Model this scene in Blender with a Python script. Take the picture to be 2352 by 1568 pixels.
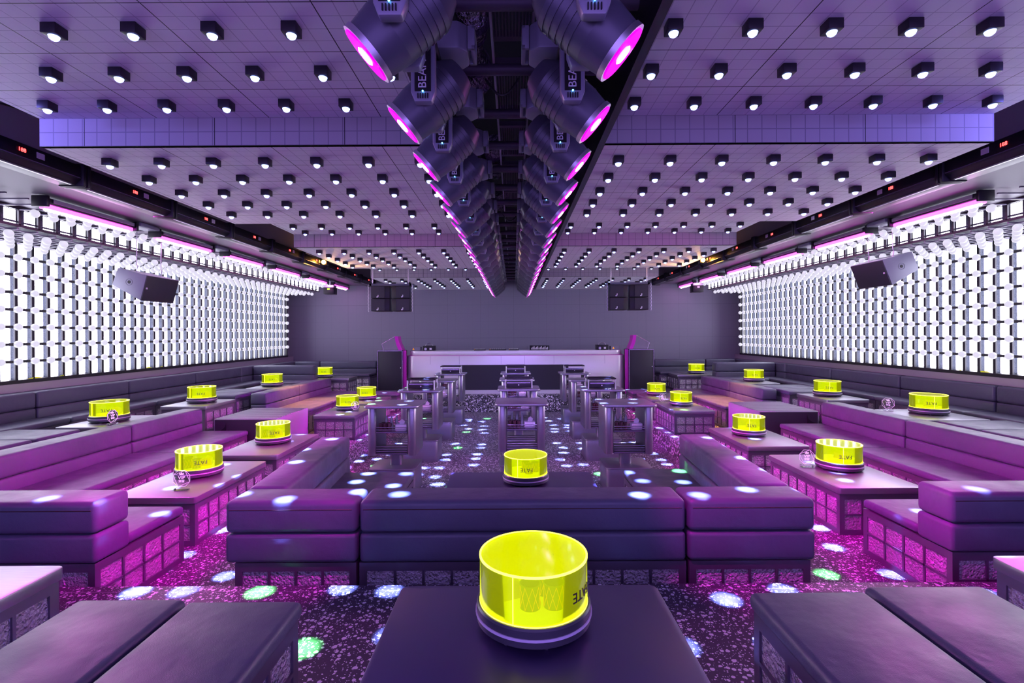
import bpy, bmesh, math, random
from mathutils import Vector, Matrix
random.seed(7)
sc = bpy.context.scene
for o in list(bpy.data.objects): bpy.data.objects.remove(o)
PI = math.pi
CZ = 2.10            # camera height above the dance floor
MZ, UZ, SZ = .27, .58, .47   # middle tier, upper tier, stage
# ------------------------------------------------------------- camera
cd = bpy.data.cameras.new('camera'); cam = bpy.data.objects.new('camera', cd)
sc.collection.objects.link(cam); sc.camera = cam
cd.sensor_width = 36; cd.lens = 1140/2352*36
cd.shift_x = -4/2352; cd.shift_y = -16/2352; cd.clip_start = .05
cam.matrix_world = Matrix.Translation((0, 0, CZ)) @ Matrix.Rotation(PI/2, 4, 'X') @ Matrix.Rotation(-.0055, 4, 'Z')
# ------------------------------------------------------------- world / exposure
w = bpy.data.worlds.new('world'); sc.world = w; w.use_nodes = True
w.node_tree.nodes['Background'].inputs[0].default_value = (.42, .26, 1, 1)
w.node_tree.nodes['Background'].inputs[1].default_value = 2.2
sc.view_settings.view_transform = 'Standard'; sc.view_settings.look = 'None'
sc.view_settings.gamma = 1; sc.view_settings.use_curve_mapping = False
sc.view_settings.exposure = 0.12
# light levels of the room's own lamps
E_WALL, E_BULB, E_PINK, E_LENS, E_HEAD, E_SPOT, E_WASH = 9.5, .76, 5.5, 5.0, 6.0, 14000.0, 65.0
# wash light of the moving heads and side battens, plus added fills
def lamp(name, kind, loc, energy, color, target=None, size=.1, spot=60, blend=.6, parent=None):
    l = bpy.data.lights.new(name, kind); l.energy = energy; l.color = color
    if kind == 'AREA': l.shape = 'RECTANGLE'; l.size = size; l.size_y = .12
    else: l.shadow_soft_size = size
    if kind == 'SPOT': l.spot_size = math.radians(spot); l.spot_blend = blend
    o = bpy.data.objects.new(name, l); sc.collection.objects.link(o); o.location = loc
    if target is not None:
        o.rotation_euler = (Vector(target)-Vector(loc)).to_track_quat('-Z', 'Y').to_euler()
    if parent: 
        o.parent = parent; o.matrix_parent_inverse = Matrix.Translation(-parent.location)
    return o

# ------------------------------------------------------------- materials
def mat(name, col=(.5,.5,.5), rough=.5, metal=0., emit=None, es=0., spec=.5, coat=0., trans=0., alpha=1):
    m = bpy.data.materials.new(name); m.use_nodes = True
    b = m.node_tree.nodes['Principled BSDF']
    b.inputs['Base Color'].default_value = (*col, 1); b.inputs['Roughness'].default_value = rough
    b.inputs['Metallic'].default_value = metal; b.inputs['Specular IOR Level'].default_value = spec
    b.inputs['Coat Weight'].default_value = coat; b.inputs['Transmission Weight'].default_value = trans
    if emit: b.inputs['Emission Color'].default_value = (*emit, 1); b.inputs['Emission Strength'].default_value = es
    return m
def N(m, t, **k):
    n = m.node_tree.nodes.new(t)
    for a, v in k.items(): setattr(n, a, v)
    return n
def L(m, a, b): m.node_tree.links.new(a, b)
def bsdf(m): return m.node_tree.nodes['Principled BSDF']
def math_n(m, op, a, b=None, clamp=False):
    n = N(m, 'ShaderNodeMath', operation=op, use_clamp=clamp)
    for i, v in enumerate((a, b)):
        if v is None: continue
        if isinstance(v, (int, float)): n.inputs[i].default_value = v
        else: L(m, v, n.inputs[i])
    return n.outputs[0]
def ramp(m, fac, stops):
    r = N(m, 'ShaderNodeValToRGB'); e = r.color_ramp.elements
    for i, (p, c) in enumerate(stops):
        if i < 2: e[i].position = p
        x = e[i] if i < 2 else e.new(p)
        x.color = (*c, 1) if len(c) == 3 else c
    L(m, fac, r.inputs[0]); return r.outputs[0]
def bump(m, height, strength, dist=.01):
    b = N(m, 'ShaderNodeBump'); b.inputs['Strength'].default_value = strength; b.inputs['Distance'].default_value = dist
    L(m, height, b.inputs['Height']); L(m, b.outputs[0], bsdf(m).inputs['Normal'])
def coords(m): return N(m, 'ShaderNodeTexCoord').outputs['Object']
def noise(m, vec, scale, detail=3, rough=.5):
    n = N(m, 'ShaderNodeTexNoise'); n.inputs['Scale'].default_value = scale
    n.inputs['Detail'].default_value = detail; n.inputs['Roughness'].default_value = rough
    L(m, vec, n.inputs['Vector']); return n.outputs[0]

M = {}
M['leather'] = m = mat('leather', (.078,.078,.13), .42, spec=.5)
c = coords(m); n1 = noise(m, c, 5, 3); n2 = noise(m, c, 260, 2)
L(m, ramp(m, n1, [(.3,(.36,.36,.36)),(.7,(.52,.52,.52))]), bsdf(m).inputs['Roughness'])
bump(m, math_n(m, 'ADD', n1, math_n(m, 'MULTIPLY', n2, .06)), .5, .02)
M['steel'] = m = mat('brushed_steel', (.34,.33,.39), .34, .85)
c = coords(m); mp = N(m, 'ShaderNodeMapping'); mp.inputs['Scale'].default_value = (3, 120, 120); L(m, c, mp.inputs[0])
n = noise(m, mp.outputs[0], 3, 2); L(m, ramp(m, n, [(.3,(.28,.28,.28)),(.7,(.42,.42,.42))]), bsdf(m).inputs['Roughness'])
M['dark_steel'] = mat('dark_steel_frame', (.16,.14,.20), .42, .7)
M['black_top'] = mat('satin_black_laminate', (.085,.06,.17), .33, .6)
M['glass'] = m = mat('hammered_glass', (.62,.58,.68), .22, .55)
c = coords(m); v = N(m, 'ShaderNodeTexVoronoi', feature='SMOOTH_F1'); v.inputs['Scale'].default_value = 55; L(m, c, v.inputs['Vector'])
bump(m, math_n(m, 'ADD', v.outputs[0], noise(m, c, 90, 3)), 1.0, .02)
def terrazzo(name, sc1, base, thr=.30):
    m = mat(name, base, .5)
    c = coords(m)
    def chips(s, lo, hi):
        wn = N(m, 'ShaderNodeVectorMath', operation='ADD'); nz = N(m, 'ShaderNodeTexNoise'); nz.inputs['Scale'].default_value = s*.8
        L(m, c, nz.inputs['Vector']); sv = N(m, 'ShaderNodeVectorMath', operation='SCALE'); sv.inputs['Scale'].default_value = .6/s
        L(m, nz.outputs['Color'], sv.inputs[0]); L(m, c, wn.inputs[0]); L(m, sv.outputs[0], wn.inputs[1])
        v = N(m, 'ShaderNodeTexVoronoi'); v.inputs['Scale'].default_value = s; L(m, wn.outputs[0], v.inputs['Vector'])
        rnd = N(m, 'ShaderNodeSeparateColor'); L(m, v.outputs['Color'], rnd.inputs[0])
        size = math_n(m, 'MULTIPLY', rnd.outputs[0], hi)
        return math_n(m, 'LESS_THAN', v.outputs['Distance'], math_n(m, 'SUBTRACT', size, lo))
    a = math_n(m, 'MAXIMUM', chips(sc1, .02, thr*1.5), chips(sc1*2.3, .08, thr*1.35))
    mx = N(m, 'ShaderNodeMix', data_type='RGBA'); L(m, a, mx.inputs[0])
    mx.inputs[6].default_value = (*base, 1); mx.inputs[7].default_value = (.80,.76,.84,1)
    # tile joints
    sp = N(m, 'ShaderNodeSeparateXYZ'); L(m, c, sp.inputs[0])
    j = None
    for k in (0, 1):
        f = math_n(m, 'FRACT', math_n(m, 'ADD', math_n(m, 'MULTIPLY', sp.outputs[k], 1/.8), 50.31))
        t = math_n(m, 'LESS_THAN', f, .004); j = t if j is None else math_n(m, 'MAXIMUM', j, t)
    m2 = N(m, 'ShaderNodeMix', data_type='RGBA'); L(m, j, m2.inputs[0]); L(m, mx.outputs[2], m2.inputs[6]); m2.inputs[7].default_value = (.3,.27,.34,1)
    L(m, m2.outputs[2], bsdf(m).inputs['Base Color'])
    return m
M['terrazzo'] = terrazzo('terrazzo', 40, (.05,.04,.065), .34)
M['terrazzo_riser'] = terrazzo('terrazzo_riser', 28, (.03,.027,.04), .42)
def gridmat(name, axes, cells, seams, offs, base, line, lw=.05, sw=.006):
    m = mat(name, base, .5, spec=.35)
    c = coords(m); sp = N(m, 'ShaderNodeSeparateXYZ'); L(m, c, sp.inputs[0])
    lines = None; sm = None
    for ax, ce, se, of in zip(axes, cells, seams, offs):
        p = math_n(m, 'SUBTRACT', sp.outputs[ax], of - 50*se)
        f = math_n(m, 'FRACT', math_n(m, 'ADD', math_n(m, 'DIVIDE', p, ce), lw/2))
        t = math_n(m, 'LESS_THAN', f, lw); lines = t if lines is None else math_n(m, 'MAXIMUM', lines, t)
        f = math_n(m, 'FRACT', math_n(m, 'ADD', math_n(m, 'DIVIDE', p, se), sw/2/se))
        t = math_n(m, 'LESS_THAN', f, sw/se); sm = t if sm is None else math_n(m, 'MAXIMUM', sm, t)
    a = N(m, 'ShaderNodeMix', data_type='RGBA'); L(m, lines, a.inputs[0]); a.inputs[6].default_value = (*base, 1); a.inputs[7].default_value = (*line, 1)
    b = N(m, 'ShaderNodeMix', data_type='RGBA'); L(m, sm, b.inputs[0]); L(m, a.outputs[2], b.inputs[6]); b.inputs[7].default_value = (.02,.018,.03, 1)
    L(m, b.outputs[2], bsdf(m).inputs['Base Color'])
    return m
CB, CL = (.50,.46,.56), (.30,.27,.35)
CB, CL = (.74,.70,.80), (.46,.42,.53)
M['ceil'] = gridmat('screen_ceiling', (0,1), (.1,.1025), (.8,.41), (.66,3.55), CB, CL)
M['fascia'] = gridmat('screen_fascia', (0,2), (.1033,.1), (.93,10), (.66,CZ+1.36), (.36,.32,.36), (.21,.185,.23), .07)
M['backwall'] = gridmat('screen_wall_grey', (0,2), (.25,.25), (1.0,1.0), (0,0), (.20,.19,.27), (.185,.175,.25), .03, .002)
M['soffit'] = mat('soffit_grey', (.14,.12,.17), .5)
M['wall_grey'] = mat('painted_wall_grey', (.40,.36,.42), .6)
M['head_body'] = mat('head_plastic', (.09,.09,.13), .35, .2)
M['black'] = mat('black_metal', (.018,.016,.024), .4, .3)
M['grey_body'] = mat('grey_plastic', (.24,.24,.32), .38, .1)
M['void'] = mat('black_void', (.006,.006,.01), .9)
M['pipe'] = mat('painted_pipe', (.10,.075,.12), .5, .3)
M['alu'] = mat('aluminium', (.55,.52,.62), .35, .9)
M['ledge'] = mat('ledge_metal', (.50,.42,.52), .35, .55)
M['white_panel'] = mat('frosted_panel_white', (.9,.9,.95), .4, emit=(.84,.84,1.0), es=E_WALL)
M['dim_panel'] = mat('frosted_panel_dim', (.8,.75,.85), .3, emit=(.9,.88,1.0), es=E_WALL*.06)
M['bulb'] = mat('opal_bulb', (.10,.10,.12), .35, emit=(.86,.83,1.0), es=E_BULB)
M['canopy_glass'] = m = mat('mirror_glass_strip', (.045,.055,.08), .4, .3)
c = coords(m); bump(m, noise(m, c, 60, 3), .8, .02)
M['pink'] = mat('led_magenta', (.9,.1,.7), .4, emit=(1.0,.06,.85), es=E_PINK)
M['pink_hot'] = mat('led_magenta_core', (.9,.5,.8), .4, emit=(1.0,.5,.95), es=14)
M['pin_lens'] = mat('pinspot_lens', (.8,.8,1), .1, emit=(.28,.38,1.0), es=E_LENS)
M['head_lens'] = mat('beam_lens', (.8,0,.7), .1, emit=(.85,.0,.72), es=E_HEAD*.16)
M['head_hot'] = mat('beam_lens_core', (1,.6,1), .1, emit=(1,.35,.95), es=E_HEAD)
M['red_led'] = mat('red_led', (1,0,0), .3, emit=(1,.03,.03), es=12)
M['green_led'] = mat('green_display', (.3,1,0), .3, emit=(.4,1,.05), es=2)
M['blue_led'] = mat('blue_led', (0,.3,1), .3, emit=(.1,.5,1), es=10)
M['amber'] = mat('amber_lamp', (1,.5,.1), .3, emit=(1,.42,.05), es=60)
M['violet_line'] = mat('reflector_strip', (.62,.5,.8), .25, .8)
M['print'] = mat('print_white', (.75,.72,.85), .5)
M['print_dark'] = mat('print_dark', (.05,.02,.02), .5)
M['paper'] = mat('paper_label', (.7,.6,.75), .6)
M['tissue'] = mat('tissue_box_white', (.72,.66,.72), .6)
M['cup'] = m = mat('dark_cup', (.12,.05,.06), .15, .3, coat=.6)
M['bottle'] = mat('clear_bottle', (.8,.82,.9), .1, trans=.6)
M['foil'] = m = mat('foil_insulation', (.75,.65,.85), .18, 1.0)
c = coords(m); bump(m, noise(m, c, 30, 4), 1.0, .06)
M['clip'] = mat('clip_white', (.75,.72,.78), .5)
M['band'] = mat('lamp_band', (.62,.55,.72), .4)
M['base_black'] = mat('lamp_base', (.07,.07,.09), .35, .3)
def acrylic(name, tcol, ecol, es, fac_em, ior=1.45):
    m = bpy.data.materials.new(name); m.use_nodes = True; nt = m.node_tree; nt.nodes.clear()
    out = N(m, 'ShaderNodeOutputMaterial'); t = N(m, 'ShaderNodeBsdfTransparent'); t.inputs[0].default_value = (*tcol, 1)
    e = N(m, 'ShaderNodeEmission'); e.inputs[0].default_value = (*ecol, 1); e.inputs[1].default_value = es
    mx = N(m, 'ShaderNodeMixShader'); mx.inputs[0].default_value = fac_em; L(m, t.outputs[0], mx.inputs[1]); L(m, e.outputs[0], mx.inputs[2])
    g = N(m, 'ShaderNodeBsdfGlossy'); g.inputs['Roughness'].default_value = .06
    f = N(m, 'ShaderNodeFresnel'); f.inputs[0].default_value = ior
    m2 = N(m, 'ShaderNodeMixShader'); L(m, f.outputs[0], m2.inputs[0]); L(m, mx.outputs[0], m2.inputs[1]); L(m, g.outputs[0], m2.inputs[2])
    L(m, m2.outputs[0], out.inputs[0]); return m
M['acr_side'] = acrylic('yellow_acrylic_wall', (.86,.95,.05), (.86,.98,.0), 1.15, .27)
M['acr_top'] = acrylic('yellow_acrylic_lid', (.75,.85,.02), (.82,.88,.0), 1.15, .9, 1.7)
M['acr_rim'] = mat('yellow_acrylic_edge', (.9,1,.1), .3, emit=(1,1,.10), es=2.4)
M['acr_cyl'] = acrylic('clear_acrylic', (.93,.90,.97), (.9,.6,1), .5, .04)
M['acr_line'] = mat('engraved_line', (.9,.7,1), .3, emit=(.95,.55,1), es=.8)
M['lit_floor'] = mat('yellow_lit_floor', (.8,.8,.02), .5, emit=(.8,.8,0), es=.55)
M['cup_green'] = mat('dice_cup', (.10,.16,.01), .4, coat=.3)
M['cup_orange'] = mat('dice_cup_pattern', (.95,.35,.02), .4, emit=(1,.40,.0), es=.5)
M['pack_yellow'] = mat('paper_pack', (.75,.65,.05), .6)
M['booth'] = m = mat('booth_steel', (.88,.84,.92), .3, .35)
M['grille'] = mat('speaker_grille', (.03,.027,.045), .55, .2)
M['magenta_panel'] = mat('magenta_film', (.55,.02,.48), .3, .2, emit=(.6,0,.5), es=.06)
M['yellow_reflection_paint'] = mat('painted_yellow_reflection', (.75,.85,.02), .5, emit=(.6,.7,0), es=.25)  # yellow lamp reflection put in as a faintly glowing colour

# ------------------------------------------------------------- helpers
class MB:
    def __init__(s): s.v = []; s.f = []
    def add(s, vs, fs):
        b = len(s.v); s.v += [tuple(v) for v in vs]; s.f += [[b+i for i in f] for f in fs]; return s
    def box(s, x0, x1, y0, y1, z0, z1):
        return s.prism([(x0,y0),(x1,y0),(x1,y1),(x0,y1)], z0, z1)
    def prism(s, pts, z0, z1):
        n = len(pts)
        vs = [(x,y,z0) for x,y in pts] + [(x,y,z1) for x,y in pts]
        fs = [list(range(n))[::-1], list(range(n, 2*n))] + [[i,(i+1)%n,n+(i+1)%n,n+i] for i in range(n)]
        return s.add(vs, fs)
    def xform(s, start, mtx):
        for i in range(start, len(s.v)): s.v[i] = tuple(mtx @ Vector(s.v[i]))
        return s
    def extr(s, pts, y0, y1):     # profile in x,z extruded along y
        n = len(pts)
        vs = [(x,y0,z) for x,z in pts] + [(x,y1,z) for x,z in pts]
        fs = [list(range(n)), list(range(n, 2*n))[::-1]] + [[(i+1)%n,i,n+i,n+(i+1)%n] for i in range(n)]
        return s.add(vs, fs)
    def tube(s, a, b, r, n=10, r2=None, caps=True):
        a = Vector(a); b = Vector(b); d = (b-a).normalized(); u = d.orthogonal().normalized(); w_ = d.cross(u)
        r2 = r if r2 is None else r2
        vs = [a+(u*math.cos(2*PI*i/n)+w_*math.sin(2*PI*i/n))*r for i in range(n)] + [b+(u*math.cos(2*PI*i/n)+w_*math.sin(2*PI*i/n))*r2 for i in range(n)]
        fs = [[i,(i+1)%n,n+(i+1)%n,n+i] for i in range(n)]
        if caps: fs += [list(range(n))[::-1], list(range(n,2*n))]
        return s.add(vs, fs)
    def path(s, pts, r, n=6):
        for a, b in zip(pts, pts[1:]): s.tube(a, b, r, n)
        return s
    def lathe(s, prof, n=40, c=(0,0,0), closed=False):
        vs = []; k = len(prof)
        for i in range(n):
            a = 2*PI*i/n
            vs += [(c[0]+r*math.cos(a), c[1]+r*math.sin(a), c[2]+z) for r, z in prof]
        fs = []
        rng = range(k if closed else k-1)
        for i in range(n):
            j = (i+1) % n
            for q in rng:
                q2 = (q+1) % k
                fs.append([i*k+q, j*k+q, j*k+q2, i*k+q2])
        return s.add(vs, fs)
    def sphere(s, c, r, n=10, k=7, sz=1):
        prof = [(r*math.sin(PI*i/k) if 0 < i < k else .0005, -r*sz*math.cos(PI*i/k)) for i in range(k+1)]
        return s.lathe(prof, n, c)
    def mesh(s, name, material, smooth=True, bevel=0, seg=2, angle=35):
        me = bpy.data.meshes.new(name); me.from_pydata(s.v, [], s.f)
        bm = bmesh.new(); bm.from_mesh(me)
        bmesh.ops.recalc_face_normals(bm, faces=bm.faces)
        if bevel:
            es = [e for e in bm.edges if len(e.link_faces) == 2 and e.calc_face_angle(0) > .5]
            bmesh.ops.bevel(bm, geom=es, offset=bevel, segments=seg, affect='EDGES', profile=.5, clamp_overlap=True)
        bm.to_mesh(me); bm.free()
        if smooth:
            for p in me.polygons: p.use_smooth = True
            me.set_sharp_from_angle(angle=math.radians(angle))
        me.materials.append(material)
        return me
def link(name, me, parent=None, loc=None):
    o = bpy.data.objects.new(name, me); sc.collection.objects.link(o)
    if parent:
        o.parent = parent
    if loc: o.location = loc
    return o
def tag(o, label, cat, group=None):
    o['label'] = label; o['category'] = cat
    if group: o['group'] = group
    return o
def thing(name, label, cat, loc=(0,0,0), rz=0, group=None):
    o = bpy.data.objects.new(name, None); sc.collection.objects.link(o); o.location = loc; o.rotation_euler = (0,0,rz)
    o.empty_display_size = .1
    return tag(o, label, cat, group)
def part(root, name, mb, material, bevel=0, seg=2, smooth=True, label=None, world=True, angle=35):
    """mesh given in world coordinates, stored relative to its (unrotated) thing"""
    if world and root:
        base = root
        off = Vector(root.location) if root.parent is None else Vector(root.parent.location)+Vector(root.location)
        mb.v = [tuple(Vector(v)-off) for v in mb.v]
    o = link(name, mb.mesh(name, material, smooth, bevel, seg, angle), root)
    if label: o['label'] = label
    return o
def struct(name, mb, material, bevel=0, smooth=False):
    o = link(name, mb.mesh(name, material, smooth, bevel)); o['kind'] = 'structure'; return o
def dup(root, loc, label, group=None, rz=None, skip=()):
    r = root.copy(); sc.collection.objects.link(r); r.location = loc; r['label'] = label
    if group: r['group'] = group
    if rz is not None: r.rotation_euler = (0,0,rz)
    for ch in list(root.children):
        if ch.name.split('.')[0] in skip: continue
        c = ch.copy(); sc.collection.objects.link(c); c.parent = r
        for g in ch.children:
            d = g.copy(); sc.collection.objects.link(d); d.parent = c
    return r
def text_mesh(body, size, extrude=.001, align='CENTER'):
    cu = bpy.data.curves.new('t', 'FONT'); cu.body = body; cu.size = size; cu.extrude = extrude
    cu.align_x = align; cu.align_y = 'CENTER'; cu.resolution_u = 3
    o = bpy.data.objects.new('t', cu); sc.collection.objects.link(o)
    dg = bpy.context.evaluated_depsgraph_get(); dg.update()
    me = bpy.data.meshes.new_from_object(o.evaluated_get(dg))
    bpy.data.objects.remove(o); bpy.data.curves.remove(cu); me.name = 'lettering'
    return me
ORD = ['first','second','third','fourth','fifth','sixth','seventh','eighth','ninth','tenth','eleventh','twelfth','thirteenth','fourteenth','fifteenth','sixteenth','seventeenth','eighteenth','nineteenth','twentieth','twenty-first','twenty-second','twenty-third','twenty-fourth','twenty-fifth','twenty-sixth']
SIDE = {-1:'left', 1:'right'}

# ============================================================= SETTING
WX = 6.72; YB = 15.0
struct('floor', MB().box(-2.68,2.74,5.5,13.45,-.1,0), M['terrazzo'])                       # dance floor
o = struct('floor', MB().box(-4.9,-2.68,5.5,12.6,-.1,MZ).box(2.74,5.02,5.5,12.6,-.1,MZ).box(-4.9,5.02,3.02,5.5,-.1,MZ), M['terrazzo'])
mb = MB().box(-7.2,7.2,-3.0,3.02,-.1,UZ).box(-7.2,-4.9,3.02,YB,-.1,UZ).box(5.02,7.2,3.02,YB,-.1,UZ).box(-4.9,-3.9,12.6,YB,-.1,UZ).box(3.95,5.02,12.6,YB,-.1,UZ)
struct('floor', mb, M['terrazzo'])
struct('trim_1', MB().box(-2.69,-2.675,5.5,13.0,.0,MZ-.004).box(2.735,2.75,5.5,13.0,0,MZ-.004), M['terrazzo_riser'])
struct('floor', MB().box(-3.9,3.95,13.46,YB,-.1,SZ).box(-3.9,-2.68,12.6,13.46,-.1,SZ).box(2.74,3.95,12.6,13.46,-.1,SZ), M['terrazzo_riser'])
struct('wall_back', MB().box(-7.2,7.2,YB,YB+.1,-.1,5), M['backwall'])
struct('wall_left', MB().box(-7.3,-WX-.12,-3,YB,-.1,5), M['soffit'])
struct('wall_right', MB().box(WX+.12,7.3,-3,YB,-.1,5), M['soffit'])
# metal ledge panel under the light walls
struct('trim_2', MB().box(-WX-.12,-6.66,-3,YB,UZ,CZ-.62), M['ledge'])
struct('trim_3', MB().box(6.675,WX+.12,-3,YB,UZ,CZ-.62), M['ledge'])
# ceiling: zigzag screens either side of the central slot
H1, H2 = CZ+1.56, CZ+1.36
XR0, XR1, XL0, XL1 = .66, 3.44, -.56, -3.38
A = [3.55, 7.65, 11.75]; LA = 2.48
for x0, x1 in ((XL1, XL0), (XR0, XR1)):
    mb = MB().box(x0,x1,-1.5,A[0],H1,H1+.04)
    mf = MB()
    for i, a in enumerate(A):
        e = a+LA if i < 2 else YB
        mb.box(x0,x1,a,e,H2,H2+.04)
        mf.box(x0,x1,a-.004,a+.03,H2,H1+.03)
        if i < 2:
            mb.box(x0,x1,e,A[i+1],H1,H1+.04); mf.box(x0,x1,e-.03,e,H2+.002,H1+.03)
    struct('ceiling', mb, M['ceil']); struct('trim_4', mf, M['fascia'])
# slot skirts, roof void, soffits
mb = MB()
for a, b in ((1.0,A[0]),(A[0],A[0]+LA),(A[0]+LA,A[1]),(A[1],A[1]+LA),(A[1]+LA,A[2]),(A[2],YB)):
    pass
mb = MB().box(XR0-.05,XR0-.005,-1.5,YB-.2,H2-.01,H1+.75).box(XL0+.005,XL0+.03,-1.5,YB-.2,H2+.02,H1+.75)
struct('trim_5', mb, M['black'])
struct('ceiling', MB().box(-7.2,7.2,-3,YB,CZ+2.75,CZ+2.85), M['void'])
for s in (-1, 1):
    xi, xo = (4.28, 4.98)
    a, b = sorted((s*xi, s*7.2)); struct('ceiling', MB().box(a,b,-1.5,YB,CZ+1.5,CZ+1.56), M['soffit'])
    a, b = sorted((s*4.28, s*4.34)); struct('trim_6', MB().box(a,b,-1.5,YB,CZ+1.5,CZ+2.75), M['wall_grey'])

# ============================================================= LIGHT WALLS
P = .231; XB = 6.60; Y0 = 6.61-P*8; NC = 42; ZTOP = CZ+1.06
def light_wall(s):
    root = thing('light_wall', f'{SIDE[s]} side wall of glowing white squares in a black lattice studded with globe bulbs', 'light wall', (s*WX, 9.5, UZ+.9))
    xw = WX
    fr = MB(); fin = MB(); pan = []; bul = []
    zs = [ZTOP-P*k for k in range(7)]
    ztop, zbot = CZ+1.28, CZ-.57
    for i in range(NC+1):
        y = Y0+P*i
        if y > YB-.35: break
        a, b = sorted((s*(xw-.005), s*(XB+.04)))
        fin.box(a,b,y+.012,y+.024,zbot,ztop)                # hammered side glass of each box
        a, b = sorted((s*(XB+.02), s*(XB+.04)))
        fr.box(a,b,y-.020,y+.020,zbot,ztop)
        for k, z in enumerate(zs):
            bul.append((s*XB, y, z))
    ncol = i
    yend = Y0+P*ncol
    for z in zs:
        a, b = sorted((s*(XB+.02), s*(XB+.04)))
        fr.box(a,b,Y0-.1,yend-P+.1,z-.018,z+.018)
    a, b = sorted((s*(XB-.0), s*(xw)))
    fr.box(a,b,Y0-.1,yend+.05,zbot-.05,zbot+.0).box(a,b,yend-.02,yend+.03,zbot,ztop+.2)
    for i in range(ncol):
        y = Y0+P*i
        edges = [ztop]+zs+[zbot]
        for k in range(8):
            pan.append((y+.035, y+P-.02, edges[k+1]+.012, edges[k]-.012))
    part(root, 'lattice', fr, M['black'], smooth=False)
    part(root, 'side_glass', fin, M['canopy_glass'], smooth=False)
    part(root, 'backing', MB().box(*sorted((s*(xw-.001), s*(xw+.01))), Y0-.1, yend, zbot, ztop), M['dim_panel'], smooth=False)
    pan.sort(key=lambda p: p[0]); bul.sort(key=lambda p: p[1])
    vis = [p for p in pan if p[1] > 6.2]
    def pb(mb, p): a, b = sorted((s*(xw-.02), s*(xw-.008))); return mb.box(a,b,*p)
    for p in vis[:100]: part(root, 'glow_panel', pb(MB(), p), M['white_panel'], smooth=False)
    mb = MB()
    for p in vis[100:]+[q for q in pan if q[1] <= 6.2]: pb(mb, p)
    part(root, 'glow_panel', mb, M['white_panel'], smooth=False)['kind'] = 'stuff'
    vb = [p for p in bul if p[1] > 6.2]
    me = MB().sphere((0,0,0), .048, 14, 9).mesh('bulb', M['bulb'])
    for p in vb[:100]:
        link('globe_bulb', me, root, Vector(p)-root.location)
    mb = MB()
    for p in vb[100:]: mb.sphere(p, .048, 10, 7)
    part(root, 'globe_bulb', mb, M['bulb'])['kind'] = 'stuff'
def light_canopy(s):
    root = thing('light_canopy', f'overhanging {SIDE[s]} canopy row of glowing squares with globe bulbs hanging beneath', 'light canopy', (s*5.7, 9.5, CZ+1.3))
    xf = 5.65; fr = MB(); bul = []; lat = MB(); pan = []; ye = 14.45
    z0, z1 = CZ+1.28, CZ+1.47
    y = Y0
    a, b = sorted((s*xf, s*(xf+.02))); fr.box(a,b,Y0,ye,z0-.02,z0+.012).box(a,b,Y0,ye,z1-.01,z1+.03)
    while y < ye:
        fr.box(a,b,y-.012,y+.012,z0,z1)
        pan.append((y+.07, min(y+P-.02, ye), z0+.015, z1-.015))
        lat.box(*sorted((s*(xf+.022), s*(xf+.03))), y+.012, y+.07, z0, z1)
        for xx in (5.78, 6.01, 6.24, 6.47): bul.append((s*xx, y, CZ+1.19))
        for xx in (5.48, 5.27): bul.append((s*xx, y, CZ+1.415))
        y += P
    ncol = int((ye-Y0)/P)
    rods = MB()
    for i in range(ncol+1):
        y = Y0+P*i
        rods.box(*sorted((s*5.67, s*6.6)), y-.01, y+.01, CZ+1.235, CZ+1.255).box(*sorted((s*5.1, s*5.65)), y-.008, y+.008, CZ+1.45, CZ+1.465)
    for xx in (5.78, 6.01, 6.24, 6.47): rods.box(*sorted((s*(xx-.01), s*(xx+.01))), Y0, ye, CZ+1.235, CZ+1.255)
    for i in range(ncol):       # white zigzag wires
        y = Y0+P*i
        for q in range(4):
            x0 = 5.78+.23*q
            lat.add([(s*x0,y+.01,CZ+1.232),(s*x0,y+.022,CZ+1.232),(s*(x0+.2),y+P-.01,CZ+1.232),(s*(x0+.2),y+P-.022,CZ+1.232)], [[0,1,2,3]])
    part(root, 'frame', fr, M['black'], smooth=False)
    part(root, 'rod_grid', rods, M['dark_steel'], smooth=False)
    part(root, 'wire_lattice', lat, M['canopy_glass'], smooth=False)
    part(root, 'top_plate', MB().box(*sorted((s*5.67, s*(WX+.1))), Y0, ye, z0+.03, z0+.05), M['canopy_glass'], smooth=False)
    def pb(mb, p): c, d = sorted((s*(xf+.03), s*(xf+.045))); return mb.box(c,d,*p)
    for p in pan: part(root, 'glow_panel', pb(MB(), p), M['white_panel'], smooth=False)
    bul.sort(key=lambda p: p[1]); vb = [p for p in bul if p[1] > 5.6]
    me = MB().sphere((0,0,0), .048, 14, 9).mesh('bulb', M['bulb'])
    for p in vb[:100]: link('globe_bulb', me, root, Vector(p)-root.location)
    mb = MB()
    for p in vb[100:]: mb.sphere(p, .046, 9, 6)
    part(root, 'globe_bulb', mb, M['bulb'])['kind'] = 'stuff'
for s in (-1, 1): light_wall(s); light_canopy(s)

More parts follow.
